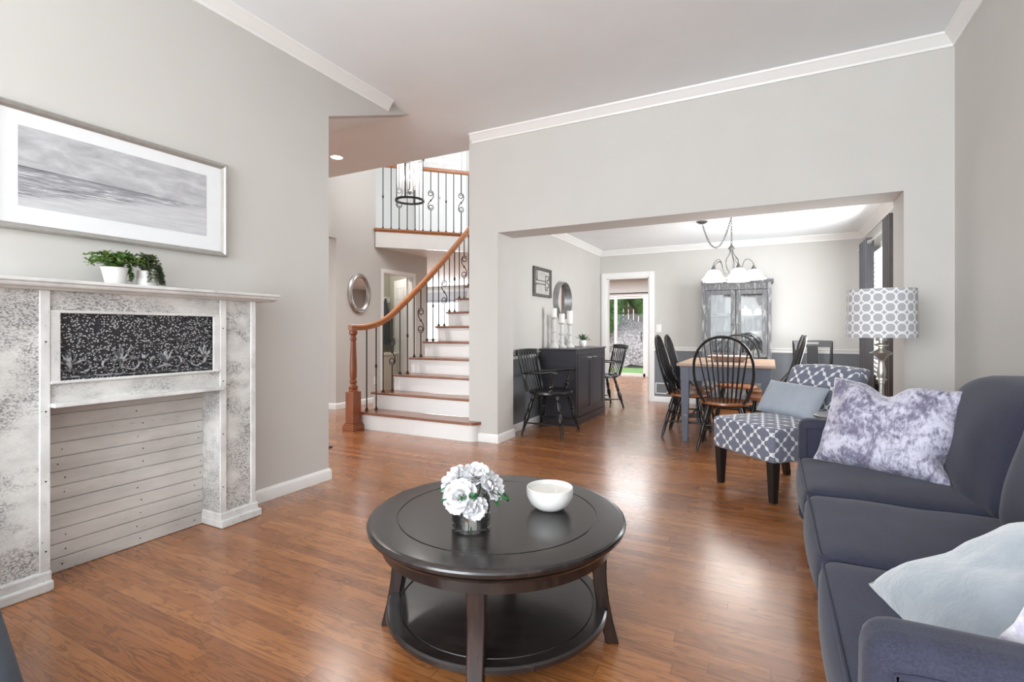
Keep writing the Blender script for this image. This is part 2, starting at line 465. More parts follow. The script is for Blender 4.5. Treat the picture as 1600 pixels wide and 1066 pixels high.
MT['leafb'] = leafm('bluegreen_trailing_leaf', (.08, .115, .06), (.26, .31, .16))
MT['succ'] = leafm('succulent_leaf', (.035, .085, .035), (.10, .17, .08))
MT['fleaf'] = leafm('rose_leaf_green', (.02, .11, .035), (.04, .19, .06))
M = Mat('white_petal'); M.set(Base_Color=(.80, .785, .80), Roughness=.75, Subsurface_Weight=.12); MT['petal'] = M.m
MT['coatblack'] = fabric('black_coat_cloth', (.02, .02, .024), .2, 200)
MT['coatgray'] = fabric('dark_plaid_cloth', (.05, .055, .06), .2, 60)
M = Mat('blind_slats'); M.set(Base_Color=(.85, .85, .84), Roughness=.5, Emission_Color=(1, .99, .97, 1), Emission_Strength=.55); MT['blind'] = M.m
M = Mat('frosted_shade_glass'); M.set(Base_Color=(.86, .86, .84), Roughness=.35, Emission_Color=(1, .97, .90, 1), Emission_Strength=.55); MT['frost'] = M.m
M = Mat('lit_bulb'); M.set(Base_Color=(1, 1, 1), Emission_Color=(1, .95, .88, 1), Emission_Strength=5); MT['bulb'] = M.m
M = Mat('lantern_bulb'); M.set(Base_Color=(1, 1, 1), Emission_Color=(1, .95, .88, 1), Emission_Strength=2.5); MT['lbulb'] = M.m
M = Mat('lit_can_lens'); M.set(Base_Color=(1, 1, 1), Emission_Color=(1, .95, .88, 1), Emission_Strength=5); MT['lens'] = M.m
M = Mat('lawn'); f = M.noise(40, 4); M.set(Base_Color=M.mix(f.step(.35, .65), (.06, .13, .02), (.13, .24, .05)), Roughness=.9); MT['lawn'] = M.m
M = Mat('river_rock'); f = M.voro(1, M.map((7, 7, 7)), out='Color'); g = M.noise(12, 4)
M.set(Base_Color=M.mix(g.step(.4, .62), (.09, .065, .062), (.27, .225, .22)), Roughness=.85); MT['rock'] = M.m
MT['bark'] = wood('cedar_fence_wood', (.20, .11, .07), (.11, .065, .045), 2, .8)
MT['foliage'] = leafm('garden_foliage', (.03, .09, .02), (.10, .20, .05), .8)
MT['rug'] = fabric('black_doormat', (.02, .02, .022), .3, 120)
MT['siderug'] = simple('charcoal_lacquer', (.10, .10, .11), .35)

# ------------------------------------------------------------------ SETTING
XL, XR, YB, YB2 = -2.95, 1.088, 4.318, 4.655
CZ = 3.10           # living ceiling
YD = 8.0            # dining back wall
CD = 2.42           # dining ceiling
XDL = -2.51
# floor
b = B().box(-11, 1.3, -3.2, 12.2, -.08, 0)
struct('floor', b, MT['floor'])
# left wall with the sloping soffit triangle beyond its end
b = B().prism([(XL, -3.2, 0), (XL, 2.69, 0), (XL, 2.69, 2.728), (XL, 3.63, CZ), (XL, -3.2, CZ)], (-.12, 0, 0))
struct('wall_left', b, MT['wall'])
b = B().prism([(XR, -3.2, 0), (XR, YB2, 0), (XR, YB2, CZ), (XR, -3.2, CZ)], (.12, 0, 0))
struct('wall_right', b, MT['wall'])
# back wall with the wide opening
OX0, OX1, OZ = -2.405, .815, 2.086
b = B()
b.box(-2.737, OX0, YB, YB2, 0, CZ)
b.box(OX0, OX1, YB, YB2, OZ, CZ)
b.box(OX1, XR, YB, YB2, 0, CZ)
struct('wall_back', b, MT['wall'])
# ceilings
b = B().box(-6.8, XR+.12, 3.63, YB2, CZ, CZ+.15).box(XL, XR+.12, -3.2, 3.63, CZ, CZ+.15)
b.prism([(-6.8, 3.63, CZ), (-6.8, .6, CZ-3.03*.4), (-6.8, .6, CZ-3.03*.4+.12), (-6.8, 3.63, CZ+.12)], (3.73, 0, 0))
struct('ceiling', b, MT['ceil'])
b = B().box(-2.51, XR+.1, YB2, YD, CD, CD+.12)
struct('ceiling_dining', b, MT['ceil'])
# header above the foyer side, stair side wall
b = B().box(-6.8, -2.737, YB2-.12, YB2, CZ+.15, 5.3)
struct('wall_foyer_header', b, MT['wall'])
b = B().box(-2.64, XDL, YB2, YD, 0, 5.3)
struct('wall_stair', b, MT['wall'])
# dining walls: upper tan paint, lower gray wainscot
RZ = .80
def dwall(name, boxes_u, boxes_l, mu=MT['wall'], ml=MT['gray']):
    b = B(); [b.box(*q) for q in boxes_u]; o = struct(name, b, mu)
    b = B(); [b.box(*q) for q in boxes_l]; g = b.build('wainscot', ml, o, smooth=False)
    return o
DX0, DX1, DZ = -2.40, -1.715, 1.965
wb = dwall('wall_dining_back', [(-2.64, DX0, YD, YD+.11, RZ, CD+.1), (DX0, DX1, YD, YD+.11, DZ, CD+.1), (DX1, XR+.12, YD, YD+.11, RZ, CD+.1)],
      [(-2.64, DX0, YD, YD+.11, 0, RZ), (DX1, XR+.12, YD, YD+.11, 0, RZ)])
# thin gray paint panel on the left dining wall
b = B().box(XDL, XDL+.004, YB2, YD, 0.08, RZ); b.build('trim_6', MT['gray'], smooth=False, kind='structure')
WY0, WY1, WZ0, WZ1 = 5.35, 7.25, .62, 2.03
dwall('wall_dining_right', [(XR, XR+.12, YB2, WY0, RZ, CD+.1), (XR, XR+.12, WY1, YD, RZ, CD+.1), (XR, XR+.12, WY0, WY1, WZ1, CD+.1)],
      [(XR, XR+.12, YB2, WY0, 0, RZ), (XR, XR+.12, WY1, YD, 0, RZ), (XR, XR+.12, WY0, WY1, 0, WZ0)])
# foyer walls
XF = -5.45
CLY0, CLY1, CLZ = 6.06, 6.80, 2.03
b = B()
b.box(XF-.12, XF, 5.10, CLY0, 0, 2.42).box(XF-.12, XF, CLY0, CLY1, CLZ, 2.42).box(XF-.12, XF, CLY1, 7.2, 0, 2.42)
b.box(XF-.12, XF, 2.5, 5.90, 2.42, 5.3)
struct('wall_foyer_left', b, MT['wall'])
struct('wall_foyer_return', B().box(-6.9, XF-.12, 5.10, 5.22, 0, 2.42), MT['wall'])
struct('wall_foyer_far', B().box(-7.4, -7.28, 0.6, 5.2, 0, 2.8), MT['wall'])
struct('ceiling_foyer', B().box(-7.5, -2.5, YB2-.12, 11, 5.3, 5.4), MT['ceil'])
# closet
b = B().box(XF-.95, XF-.87, 5.5, 7.3, 0, 2.42).box(XF-.95, XF-.12, 5.42, 5.5, 0, 2.42).box(XF-.95, XF-.12, 7.22, 7.3, 0, 2.42)
struct('wall_closet', b, MT['tanwall'])
# upper floor slab: balcony line at 45 degrees
P0 = Vector((-5.45, 5.89, 0)); dB = Vector((.700, .714, 0)).normalized(); nB = Vector((-dB.y, dB.x, 0))
def bl(s, z=0, off=0): q = P0+dB*s+nB*off; return (q.x, q.y, z)
e1 = bl(4.0)
b = B().prism([(XF, 5.89, 2.415), (e1[0], e1[1], 2.415), (e1[0], 12.2, 2.415), (-11, 12.2, 2.415), (-11, 5.22, 2.415), (XF-.12, 5.22, 2.415), (XF-.12, 5.89, 2.415)], (0, 0, .27))
struct('ceiling_hall', b, MT['ceil'])
struct('ceiling_kitchen', B().box(e1[0], 1.3, YD+.11, 12.3, 2.42, 2.55), MT['ceil'])
# fascia board of the balcony and its oak cap
def strip(s0, s1, z0, z1, o0, o1, b=None):
    b = b or B()
    return b.prism([bl(s0, z0, o0), bl(s1, z0, o0), bl(s1, z0, o1), bl(s0, z0, o1)], (0, 0, z1-z0))
struct('trim_1', strip(0, 3.4, 2.405, 2.668, -.03, .01), MT['white'])
# upper hall back wall with a six panel door
struct('wall_upper_hall', strip(-1.5, 4.6, 2.69, 5.3, 1.45, 1.57), simple('upper_hall_paint', (.60, .59, .57), .8))
# rear wall of the house with slider and kitchen window openings
SX0, SX1, SZ = -3.95, -2.70, 1.95
KX0, KX1, KZ0, KZ1 = -9.6, -7.9, .86, 2.1
b = B()
b.box(SX1, 1.3, 12.2, 12.32, 0, 2.5).box(SX0, SX1, 12.2, 12.32, SZ, 2.5).box(KX1, SX0, 12.2, 12.32, 0, 2.5)
b.box(-11, KX0, 12.2, 12.32, 0, 2.5).box(KX0, KX1, 12.2, 12.32, 0, KZ0).box(KX0, KX1, 12.2, 12.32, KZ1, 2.5)
struct('wall_kitchen_back', b, MT['wall'])
struct('wall_kitchen_right', B().box(.9, 1.02, YD+.11, 12.2, 0, 2.5), MT['wall'])
struct('wall_kitchen_left', B().box(-11.1, -11, 5.2, 12.3, 0, 2.5), MT['wall'])

# crown moulding, baseboard, casings
CR = [(0, 0), (0, -.085), (.012, -.085), (.016, -.068), (.032, -.052), (.052, -.024), (.066, -.014), (.070, 0)]
def crown(name, p0, p1, nrm, z, m0=0, m1=0, sc=1.0):
    # p0->p1 along the wall, nrm points into the room; mitre offsets m0/m1 (+1 = shortened with distance from wall)
    p0 = Vector((*p0, 0)); p1 = Vector((*p1, 0)); d = (p1-p0).normalized(); nr = Vector((*nrm, 0)); b = B()
    a = []; c = []
    for (o, zz) in CR:
        o *= sc; zz *= sc
        a.append(tuple(p0+nr*o+d*o*m0+Vector((0, 0, z+zz)))); c.append(tuple(p1+nr*o-d*o*m1+Vector((0, 0, z+zz))))
    n = len(a); b.add(a+c, [tuple(range(n)), tuple(range(2*n-1, n-1, -1))]+[(i, (i+1) % n, n+(i+1) % n, n+i) for i in range(n)])
    return struct(name, b, MT['white'], smooth=True, angle=25)
crown('trim_2', (XL, -3.2), (XL, 3.34), (1, 0), CZ)
crown('trim_3', (-2.70, YB), (XR, YB), (0, -1), CZ, 0, 1)
crown('trim_4', (XR, YB), (XR, -3.2), (-1, 0), CZ, 1, 0)
crown('trim_5', (XDL, YB2), (XDL, YD), (1, 0), CD, 0, 1)
crown('trim_7', (XDL, YD), (XR, YD), (0, -1), CD, 1, 1)
crown('trim_8', (XR, YD), (XR, YB2), (-1, 0), CD, 1, 0)
BBP = [(0, 0), (.016, 0), (.016, .062), (.012, .074), (.005, .082), (0, .084)]
def baseboard(name, p0, p1, nrm, m0=0, m1=0):
    p0 = Vector((*p0, 0)); p1 = Vector((*p1, 0)); d = (p1-p0).normalized(); nr = Vector((*nrm, 0)); b = B(); a = []; c = []
    for (o, zz) in BBP:
        a.append(tuple(p0+nr*o+d*o*m0+Vector((0, 0, zz)))); c.append(tuple(p1+nr*o-d*o*m1+Vector((0, 0, zz))))
    n = len(a); b.add(a+c, [tuple(range(n)), tuple(range(2*n-1, n-1, -1))]+[(i, (i+1) % n, n+(i+1) % n, n+i) for i in range(n)])
    return struct(name, b, MT['white'], smooth=True, angle=30)
baseboard('baseboard_left', (XL, -3.2), (XL, 2.69), (1, 0), 0, -1)
baseboard('baseboard_left_end', (XL, 2.69), (XL-.12, 2.69), (0, 1), -1, 0)
baseboard('baseboard_pier_front', (-2.737, YB), (OX0, YB), (0, -1), 0, -1)
baseboard('baseboard_pier_side', (OX0, YB), (OX0, YB2), (1, 0), -1, -1)
baseboard('baseboard_pier_rear', (OX0, YB2), (XDL, YB2), (0, 1), -1, 1)
baseboard('baseboard_dining_left', (XDL, YB2), (XDL, YD), (1, 0), 1, 1)
baseboard('baseboard_dining_back', (DX1+.07, YD), (XR, YD), (0, -1), 0, 1)
baseboard('baseboard_dining_right', (XR, YB2), (XR, YD), (-1, 0))
baseboard('baseboard_back_right', (OX1, YB), (XR, YB), (0, -1), -1, 1)
baseboard('baseboard_jamb_right', (OX1, YB), (OX1, YB2), (-1, 0), -1, 0)
baseboard('baseboard_right', (XR, YB), (XR, -3.2), (-1, 0), 1, 0)
baseboard('baseboard_foyer', (XF, 5.10), (XF, CLY0-.06), (1, 0), -1, 0)
baseboard('baseboard_foyer_return', (XF, 5.10), (-6.9, 5.10), (0, -1), -1, 0)
baseboard('baseboard_foyer_end', (XF, CLY1+.06), (XF, 7.2), (1, 0))
baseboard('baseboard_kitchen', (SX1+.05, 12.2), (.9, 12.2), (0, -1))
# chair rail
def rail_prof(p0, p1, nrm, name):
    global BBP
    s = BBP; BBP = [(0, RZ), (.010, RZ), (.014, RZ+.012), (.014, RZ+.036), (.026, RZ+.046), (.026, RZ+.055), (0, RZ+.06)]
    o = baseboard(name, p0, p1, nrm); BBP = s; return o
rail_prof((DX1+.07, YD), (XR, YD), (0, -1), 'trim_9')
rail_prof((XDL, YB2), (XDL, YD), (1, 0), 'trim_10')
rail_prof((XR, YB2), (XR, WY0-.08), (-1, 0), 'trim_11')
rail_prof((XR, WY1+.08), (XR, YD), (-1, 0), 'trim_12')
# doorway casing in the dining back wall
b = B()
cw = .085
for X0, X1 in ((DX0-cw+.0, DX0), (DX1, DX1+cw)):
    b.box(X0, X1, YD-.018, YD, 0, DZ+cw)
    b.box(X0+.012, X1-.012, YD-.024, YD-.018, 0, DZ+cw-.012)
b.box(DX0, DX1, YD-.018, YD, DZ, DZ+cw).box(DX0, DX1, YD-.024, YD-.018, DZ+.012, DZ+cw-.012)
b.box(DX0, DX0+.015, YD, YD+.11, 0, DZ).box(DX1-.015, DX1, YD, YD+.11, 0, DZ).box(DX0, DX1, YD, YD+.11, DZ-.015, DZ)
struct('trim_13', b, MT['white'])
# closet casing + door leaf (six panel, swung into the closet)
b = B()
b.box(XF, XF+.018, CLY0-.06, CLY0, 0, CLZ+.06).box(XF, XF+.018, CLY1, CLY1+.06, 0, CLZ+.06).box(XF, XF+.018, CLY0, CLY1, CLZ, CLZ+.06)
b.box(XF-.12, XF, CLY0, CLY0+.012, 0, CLZ).box(XF-.12, XF, CLY1-.012, CLY1, 0, CLZ).box(XF-.12, XF, CLY0, CLY1, CLZ-.012, CLZ)
struct('trim_14', b, MT['white'])

def panel_door(name, W, H, T=.035, mat=None):
    # local: hinge at origin, leaf along +X, thickness along Y, panels both sides
    b = B().box(0, W, -T/2, T/2, 0, H)
    st = .11*W/.76; mid = .05
    pw = (W-2*st-mid*1.6)/2
    rows = [(H*.09, H*.40), (H*.46, H*.78), (H*.83, H*.93)]
    for sgn in (-1, 1):
        for (z0, z1) in rows:
            for k in range(2):
                x0 = st+k*(pw+mid*1.6)
                # moulding frame around each panel and raised field
                y = sgn*T/2
                for q in ((x0, x0+pw, z0, z0+.014), (x0, x0+pw, z1-.014, z1), (x0, x0+.014, z0, z1), (x0+pw-.014, x0+pw, z0, z1)):
                    b.box(q[0], q[1], y, y+sgn*.006, q[2], q[3])
                b.box(x0+.035, x0+pw-.035, y, y+sgn*.005, z0+.035, z1-.035)
    return b
door = struct('door_1', panel_door('d', .60, 2.0), MT['white'], bevel=.002)
door.location = (XF-.10, CLY1-.02, 0.01); door.rotation_euler = (0, 0, radians(151))
kb = B().lathe([(.001, 0), (.022, .004), (.026, .02), (.018, .034), (.001, .04)], n=14, M=Matrix.Translation((.55, .018, .98)) @ Matrix.Rotation(-pi/2, 4, 'X'))
kb.lathe([(.001, 0), (.022, .004), (.026, .02), (.018, .034), (.001, .04)], n=14, M=Matrix.Translation((.55, -.018, .98)) @ Matrix.Rotation(pi/2, 4, 'X'))
kb.build('door_knob', MT['nickel'], door)
# upper door
ang = atan2(dB.y, dB.x)
q = bl(.87, 2.69, 1.45-.03)
ud = struct('door_2', panel_door('d', .80, 2.03), MT['white'], bevel=.002); ud.location = (q[0], q[1], 2.70); ud.rotation_euler = (0, 0, ang)
B().lathe([(.001, 0), (.022, .004), (.026, .02), (.018, .034), (.001, .04)], n=14, M=Matrix.Translation((.38, -.018, .93)) @ Matrix.Rotation(pi/2, 4, 'X')).build('door_knob', MT['nickel'], ud)
b = B(); strip(.78, .86, 2.69, 4.80, 1.42, 1.45, b); strip(1.68, 1.76, 2.69, 4.80, 1.42, 1.45, b); strip(.78, 1.76, 4.74, 4.81, 1.42, 1.45, b)
struct('trim_15', b, MT['white'])
struct('baseboard_upper_hall', strip(1.76, 3.2, 2.69, 2.78, 1.43, 1.45), MT['white'])

# dining window with blinds, frame, sill
b = B()
b.box(XR-.02, XR, WY0-.07, WY0, WZ0-.07, WZ1+.07).box(XR-.02, XR, WY1, WY1+.07, WZ0-.07, WZ1+.07).box(XR-.02, XR, WY0, WY1, WZ1, WZ1+.07)
b.box(XR+.03, XR+.07, WY0, WY0+.04, WZ0, WZ1).box(XR+.03, XR+.07, WY1-.04, WY1, WZ0, WZ1).box(XR+.03, XR+.07, WY0, WY1, WZ1-.04, WZ1).box(XR+.03, XR+.07, WY0, WY1, WZ0, WZ0+.04)
b.box(XR+.03, XR+.07, (WY0+WY1)/2-.03, (WY0+WY1)/2+.03, WZ0, WZ1)
win = struct('window_1', b, MT['white'])
B().box(XR-.06, XR+.03, WY0-.1, WY1+.1, WZ0-.03, WZ0).box(XR-.022, XR, WY0-.08, WY1+.08, WZ0-.12, WZ0-.03).build('window_sill', MT['white'], win, smooth=False, bevel=.004)
B().box(XR+.048, XR+.052, WY0+.04, WY1-.04, WZ0+.04, WZ1-.04).build('pane', MT['pane'], win, smooth=False)
bb = B(); n = 26
for i in range(n):
    zc = WZ0+.03+(WZ1-WZ0-.08)*i/(n-1)
    Mx = Matrix.Translation((XR+.005, 0, zc)) @ Matrix.Rotation(radians(58), 4, 'Y')
    bb.box(-.024, .024, WY0+.01, WY1-.01, -.0012, .0012, Mx)
bb.box(XR-.02, XR+.03, WY0+.005, WY1-.005, WZ1-.045, WZ1)
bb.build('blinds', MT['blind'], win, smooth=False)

# kitchen slider
b = B()
fw = .055
b.box(SX0-.07, SX0, 12.18, 12.2, 0, SZ+.07).box(SX1, SX1+.07, 12.18, 12.2, 0, SZ+.07).box(SX0, SX1, 12.18, 12.2, SZ, SZ+.07)
b.box(SX0, SX0+fw, 12.22, 12.28, 0, SZ).box(SX1-fw, SX1, 12.2, 12.28, 0, SZ).box(SX0, SX1, 12.22, 12.28, SZ-fw, SZ).box(SX0, SX1, 12.2, 12.28, 0, .06)
b.box(-3.47, -3.41, 12.2, 12.28, 0, SZ)
sl = struct('door_3', b, MT['white'])
B().box(SX0+fw, SX1-fw, 12.245, 12.25, .06, SZ-fw).build('pane', MT['pane'], sl, smooth=False)
B().tube([(-2.79, 12.195, .86), (-2.79, 12.15, .88), (-2.79, 12.15, 1.04), (-2.79, 12.195, 1.06)], .010).build('door_handle', MT['iron'], sl)
# slider curtain rod
rod = B().tube([(-4.6, 12.1, 2.02), (-2.60, 12.1, 2.02)], .013).lathe([(.001, -.0), (.02, .01), (.022, .03), (.001, .05)], n=10, M=Matrix.Translation((-2.60, 12.1, 2.02)) @ Matrix.Rotation(pi/2, 4, 'Y'))
rod.tube([(-2.64, 12.1, 2.02), (-2.64, 12.2, 2.02)], .008)
tag(rod.build('curtain_rod', MT['iron']), 'dark curtain rod above the sliding glass patio door in the far kitchen', 'curtain rod')
# kitchen window + valance
b = B()
b.box(KX0-.07, KX0, 12.18, 12.2, KZ0-.07, KZ1+.07).box(KX1, KX1+.07, 12.18, 12.2, KZ0-.07, KZ1+.07).box(KX0, KX1, 12.18, 12.2, KZ0-.07, KZ0).box(KX0, KX1, 12.18, 12.2, KZ1, KZ1+.07)
for xx in (KX0, KX0+.82, KX1-.05): b.box(xx, xx+.05, 12.22, 12.27, KZ0, KZ1)
wk = struct('window_2', b, MT['white'])
B().box(KX0, KX1, 12.245, 12.25, KZ0, KZ1).build('pane', MT['pane'], wk, smooth=False)
bb = B()
for i in range(24):
    bb.box(KX0+.01, KX1-.01, -.02, .02, -.001, .001, Matrix.Translation((0, 12.19, KZ0+.03+i*.05)) @ Matrix.Rotation(radians(58), 4, 'X'))
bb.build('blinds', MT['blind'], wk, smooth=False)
vb = B(); [vb.box(KX0-.1, KX1+.12, 12.14-.008*i, 12.165, 1.93+.07*i, 2.03+.07*i) for i in range(4)]
tag(vb.build('roman_shade', simple('gray_shade_cloth', (.36, .36, .38), .9)), 'gray folded fabric shade over the bright window seen past the stairs', 'window shade')
tag(B().tube([(KX0-.2, 12.08, 1.98), (-7.25, 12.08, 1.98)], .012).tube([(-7.4, 12.08, 1.98), (-7.4, 12.2, 1.98)], .008).build('curtain_rod', MT['iron']), 'thin dark curtain rod across the window seen past the stair balusters', 'curtain rod')

# garden beyond the slider
struct('ground', B().box(-14, 6, 12.33, 30, -.25, -.06), MT['lawn'])
g = B(); P = []
for i in range(60):
    row_ = []
    for j in range(40):
        X = -12+i*.27; s = j/39; Y = 15.6+s*3.2; Z = -.06+1.55*s
        d = noise.noise(Vector((X*2.6, Y*2.6, Z*2.6)))*.16+noise.noise(Vector((X*6, Y*6, Z*6)))*.07
        row_.append((X, Y-d*.6, Z+d))
    P.append(row_)
g.grid(P)
tag(g.build('rock_slope', MT['rock'], angle=60, kind='stuff'), 'pinkish gray rock covered slope behind the lawn outside the patio door', 'rocks')
fb = B()
for i in range(60): fb.box(-10+i*.2, -10+i*.2+.18, 19.6, 19.64, -.06, 4.3)
tag(fb.build('garden_fence', MT['bark'], smooth=False), 'brown vertical board fence on top of the rock slope outside', 'fence')
def bush(loc, r, sq, label, nleaf=1400, seed=1, leaf=.09):
    rd = random.Random(seed); b = B()
    for i in range(nleaf):
        a = rd.uniform(0, 2*pi); u = rd.uniform(-1, 1); rr = r*(.75+.25*rd.random()); q = sqrt(1-u*u)
        c = Vector((rr*q*cos(a), rr*q*sin(a), rr*u*sq))
        M_ = Matrix.Translation(c) @ Matrix.Rotation(rd.uniform(0, 6), 4, 'Z') @ Matrix.Rotation(rd.uniform(-1.2, 1.2), 4, 'X')
        L = leaf*(.7+.6*rd.random())
        b.add([(0, -L*.5, 0), (L*.3, 0, .01), (0, L*.5, 0), (-L*.3, 0, .01)], [(0, 1, 2, 3)], M_)
    b.lathe([(r*.1, -r*sq*1.2), (r*.6, -r*sq*.7), (r*.78, 0), (r*.6, r*sq*.6), (r*.1, r*sq*.78)], n=16)
    o = b.build('garden_bush', MT['foliage'], recalc=False); o.location = loc
    return tag(o, label, 'bush')
bush((-5.5, 17.9, 2.3), 1.0, 1.3, 'green leafy bush filling the left pane of the patio door', 2500, 3, .13)
bush((-4.3, 18.6, 2.9), .75, 1.4, 'green bush right of the middle bar of the patio door, before the fence', 1800, 4, .12)

# ------------------------------------------------------------------ STAIRS (structure of the house)
RISE, GO, Y0S = .1958, .235, 4.215
def nose_y(n): return Y0S+GO*(n-1)
XLs = {1: -4.14, 2: -4.19, 3: -4.08, 4: -4.01, 5: -3.975, 6: -3.95}
def left_x(n): return XLs.get(n, -3.94)
steps = thing('staircase', 'white riser staircase with brown oak treads rising behind the pale wall', 'staircase', (0, 0, 0))
XSR = -2.645
for n in range(1, 12):
    yn = nose_y(n); zt = n*RISE; lx = left_x(n); tr = B(); ri = B()
    if n == 1:
        # bullnose first step running in front of the wall end
        def outline(off, y0, y1):
            pts = [(lx+.0-off, y1), (lx-off, y0-off)]
            cx, cy, r = -2.705, y0+.085, .085+off
            for k in range(9):
                a = -pi/2+k*(pi/2)/8; pts.append((cx+r*cos(a), cy+r*sin(a)))
            pts += [(cx+r, YB-.001), (-2.738, YB-.001), (-2.738, YB2+.001), (XSR, YB2+.001), (XSR, y1)]
            return pts
        po = outline(.0, yn+.02, nose_y(2)+.03)
        ri.prism([(p[0], p[1], 0) for p in po], (0, 0, zt-.028))
        po = outline(.024, yn+.02, nose_y(2)+.02)
        tr.prism([(p[0], p[1], zt-.028) for p in po], (0, 0, .028))
    else:
        yb = nose_y(n+1)+.03 if n < 11 else yn+.26
        lim = -2.742 if yn < YB2 else XSR
        ri.box(lx+.02, lim, yn+.024, yn+.05, (n-1)*RISE, zt-.026)
        ri.box(lx+.02, lx+.05, yn+.05, yb, max(0, (n-3)*RISE), zt-.026)
        ri.box(lx+.022, lim, yn+.012, yn+.024, zt-.045, zt-.028)
        if lim != XSR:
            tr.prism([(lx-.005, yn, zt-.028), (lim, yn, zt-.028), (lim, YB2+.002, zt-.028), (XSR, YB2+.002, zt-.028), (XSR, yb, zt-.028), (lx-.005, yb, zt-.028)], (0, 0, .028))
        else: tr.box(lx-.005, XSR, yn, yb, zt-.028, zt)
    tr.build('tread', MT['oaktread'], steps, bevel=.009)
    ri.build('riser', MT['white'], steps, smooth=False, bevel=.002)

# balusters
def scroll_pts(zc, hgt=.19, w=.036, flip=1):
    # S scroll between zc-h and zc+h, in local XZ
    pts = []
    # upper hook: spiral from the inside out
    N = 16
    for k in range(N):
        t = k/(N-1); a = radians(-70)+t*radians(430-70); r = .011+.024*t
        pts.append((cos(a)*r, sin(a)*r))
    return pts
def baluster_mesh(kind, L):
    b = B(); r = .0075
    b.box(-.014, .014, -.014, .014, 0, .012); b.lathe([(.016, .010), (.013, .022), (.009, .034)], n=8)
    mid = L*.52
    if kind != 'scroll':
        b.tube([(0, 0, 0), (0, 0, L)], r, n=6)
        if kind == 'knuckle':
            b.lathe([(.009, mid-.022), (.015, mid-.014), (.011, mid-.006), (.017, mid), (.011, mid+.006), (.015, mid+.014), (.009, mid+.022)], n=8)
    else:
        H = .155
        b.tube([(0, 0, 0), (0, 0, mid-H)], r, n=6); b.tube([(0, 0, mid+H), (0, 0, L)], r, n=6)
        def hook(sg):
            # circle-ish hook whose outside touches (0, mid+sg*H), curling inward
            pts = []
            cz = mid+sg*(H-.046)
            for k in range(26):
                t = k/25; a = pi/2-t*radians(430)          # starts at top
                rad = .046*(1-.62*t)
                pts.append((sg*rad*cos(a)*1.0, 0, cz+sg*rad*sin(a)))
            return pts
        up = hook(1); dn = hook(-1)
        b.tube(up, .0065, n=6); b.tube(dn, .0065, n=6)
        # diagonal bar joining the outer sides
        b.tube([(0, 0, mid+H), (-.030, 0, mid+H-.012), (-.046, 0, mid+H-.046), (-.040, 0, mid+.055), (-.012, 0, mid+.012), (.012, 0, mid-.012), (.040, 0, mid-.055), (.046, 0, mid-H+.046), (.030, 0, mid-H+.012), (0, 0, mid-H)], .0065, n=6)
        b.lathe([(.006, mid-.016), (.012, mid-.006), (.012, mid+.006), (.006, mid+.016)], n=8)
    return b
# handrail path (world) -- easing out of the newel, then along the flight
RH = .86
railpts = [(-4.165, 4.10, 1.150), (-4.165, 4.20, 1.150), (-4.13, 4.30, 1.155), (-4.07, 4.42, 1.19), (-4.02, 4.56, 1.27), (-3.975, 4.80, 1.46), (-3.945, 5.10, 1.70), (-3.92, 5.50, 2.03), (-3.905, 5.95, 2.41), (-3.90, 6.4, 2.79), (-3.90, 6.75, 3.09)]
def catmull(P, k=6):
    P = [Vector(p) for p in P]; out = []
    for i in range(len(P)-1):
        a = P[max(i-1, 0)]; b_ = P[i]; c = P[i+1]; d = P[min(i+2, len(P)-1)]
        for j in range(k):
            t = j/k; out.append(.5*((2*b_)+(c-a)*t+(2*a-5*b_+4*c-d)*t*t+(3*b_-a-3*c+d)*t**3))
    out.append(P[-1]); return out
def sweep(pts, prof, b):
    # prof in (side, up)
    rows = []
    for i, p in enumerate(pts):
        t = (pts[min(i+1, len(pts)-1)]-pts[max(i-1, 0)]).normalized(); side = Vector((0, 0, 1)).cross(t).normalized(); up = t.cross(side)
        rows.append([p+side*s+up*u for s, u in prof])
    b.grid(rows, closed_v=True)
    n = len(prof); m = len(rows)
    b.f.append(tuple(range(n))); b.f.append(tuple((m-1)*n+k for k in range(n)))
RPROF = [(-.024, -.032), (.024, -.032), (.030, -.012), (.026, 0), (.032, .012), (.024, .028), (0, .034), (-.024, .028), (-.032, .012), (-.026, 0), (-.030, -.012)]
rp = catmull(railpts)
banister = thing('stair_railing', 'oak handrail with turned newel post and black iron balusters on the staircase', 'railing', (-4.165, 4.15, 0))
off = Vector((-4.165, 4.15, 0))
b = B(); sweep([p-off for p in rp], RPROF, b); b.build('handrail', MT['oakrail'], banister)
# newel
b = B()
b.box(-.085, .085, -.085, .085, 0, .055); b.box(-.075, .075, -.075, .075, .055, .075); b.box(-.06, .06, -.06, .06, .075, .43)
b.lathe([(.058, .43), (.05, .445), (.045, .455), (.052, .47), (.052, .49), (.036, .50), (.032, .52), (.042, .535), (.042, .55), (.03, .56), (.038, .60), (.040, .70), (.034, .86), (.029, .98), (.027, 1.0), (.036, 1.01), (.036, 1.03), (.029, 1.04), (.029, 1.06), (.045, 1.075), (.045, 1.118)], n=20)
b.build('newel_post', MT['oaknewel'], banister, bevel=.004, angle=30)
seq = ['plain', 'knuckle', 'plain', 'scroll']
def rail_z(x, y):
    best = min(rp, key=lambda p: abs(p.y-y)); i = [k for k, p in enumerate(rp) if p.y >= y]
    if i:
        k = i[0]
        if k > 0:
            a, c = rp[k-1], rp[k]; t = (y-a.y)/max(1e-6, c.y-a.y); return a.lerp(c, t)
    return best
cnt = 0
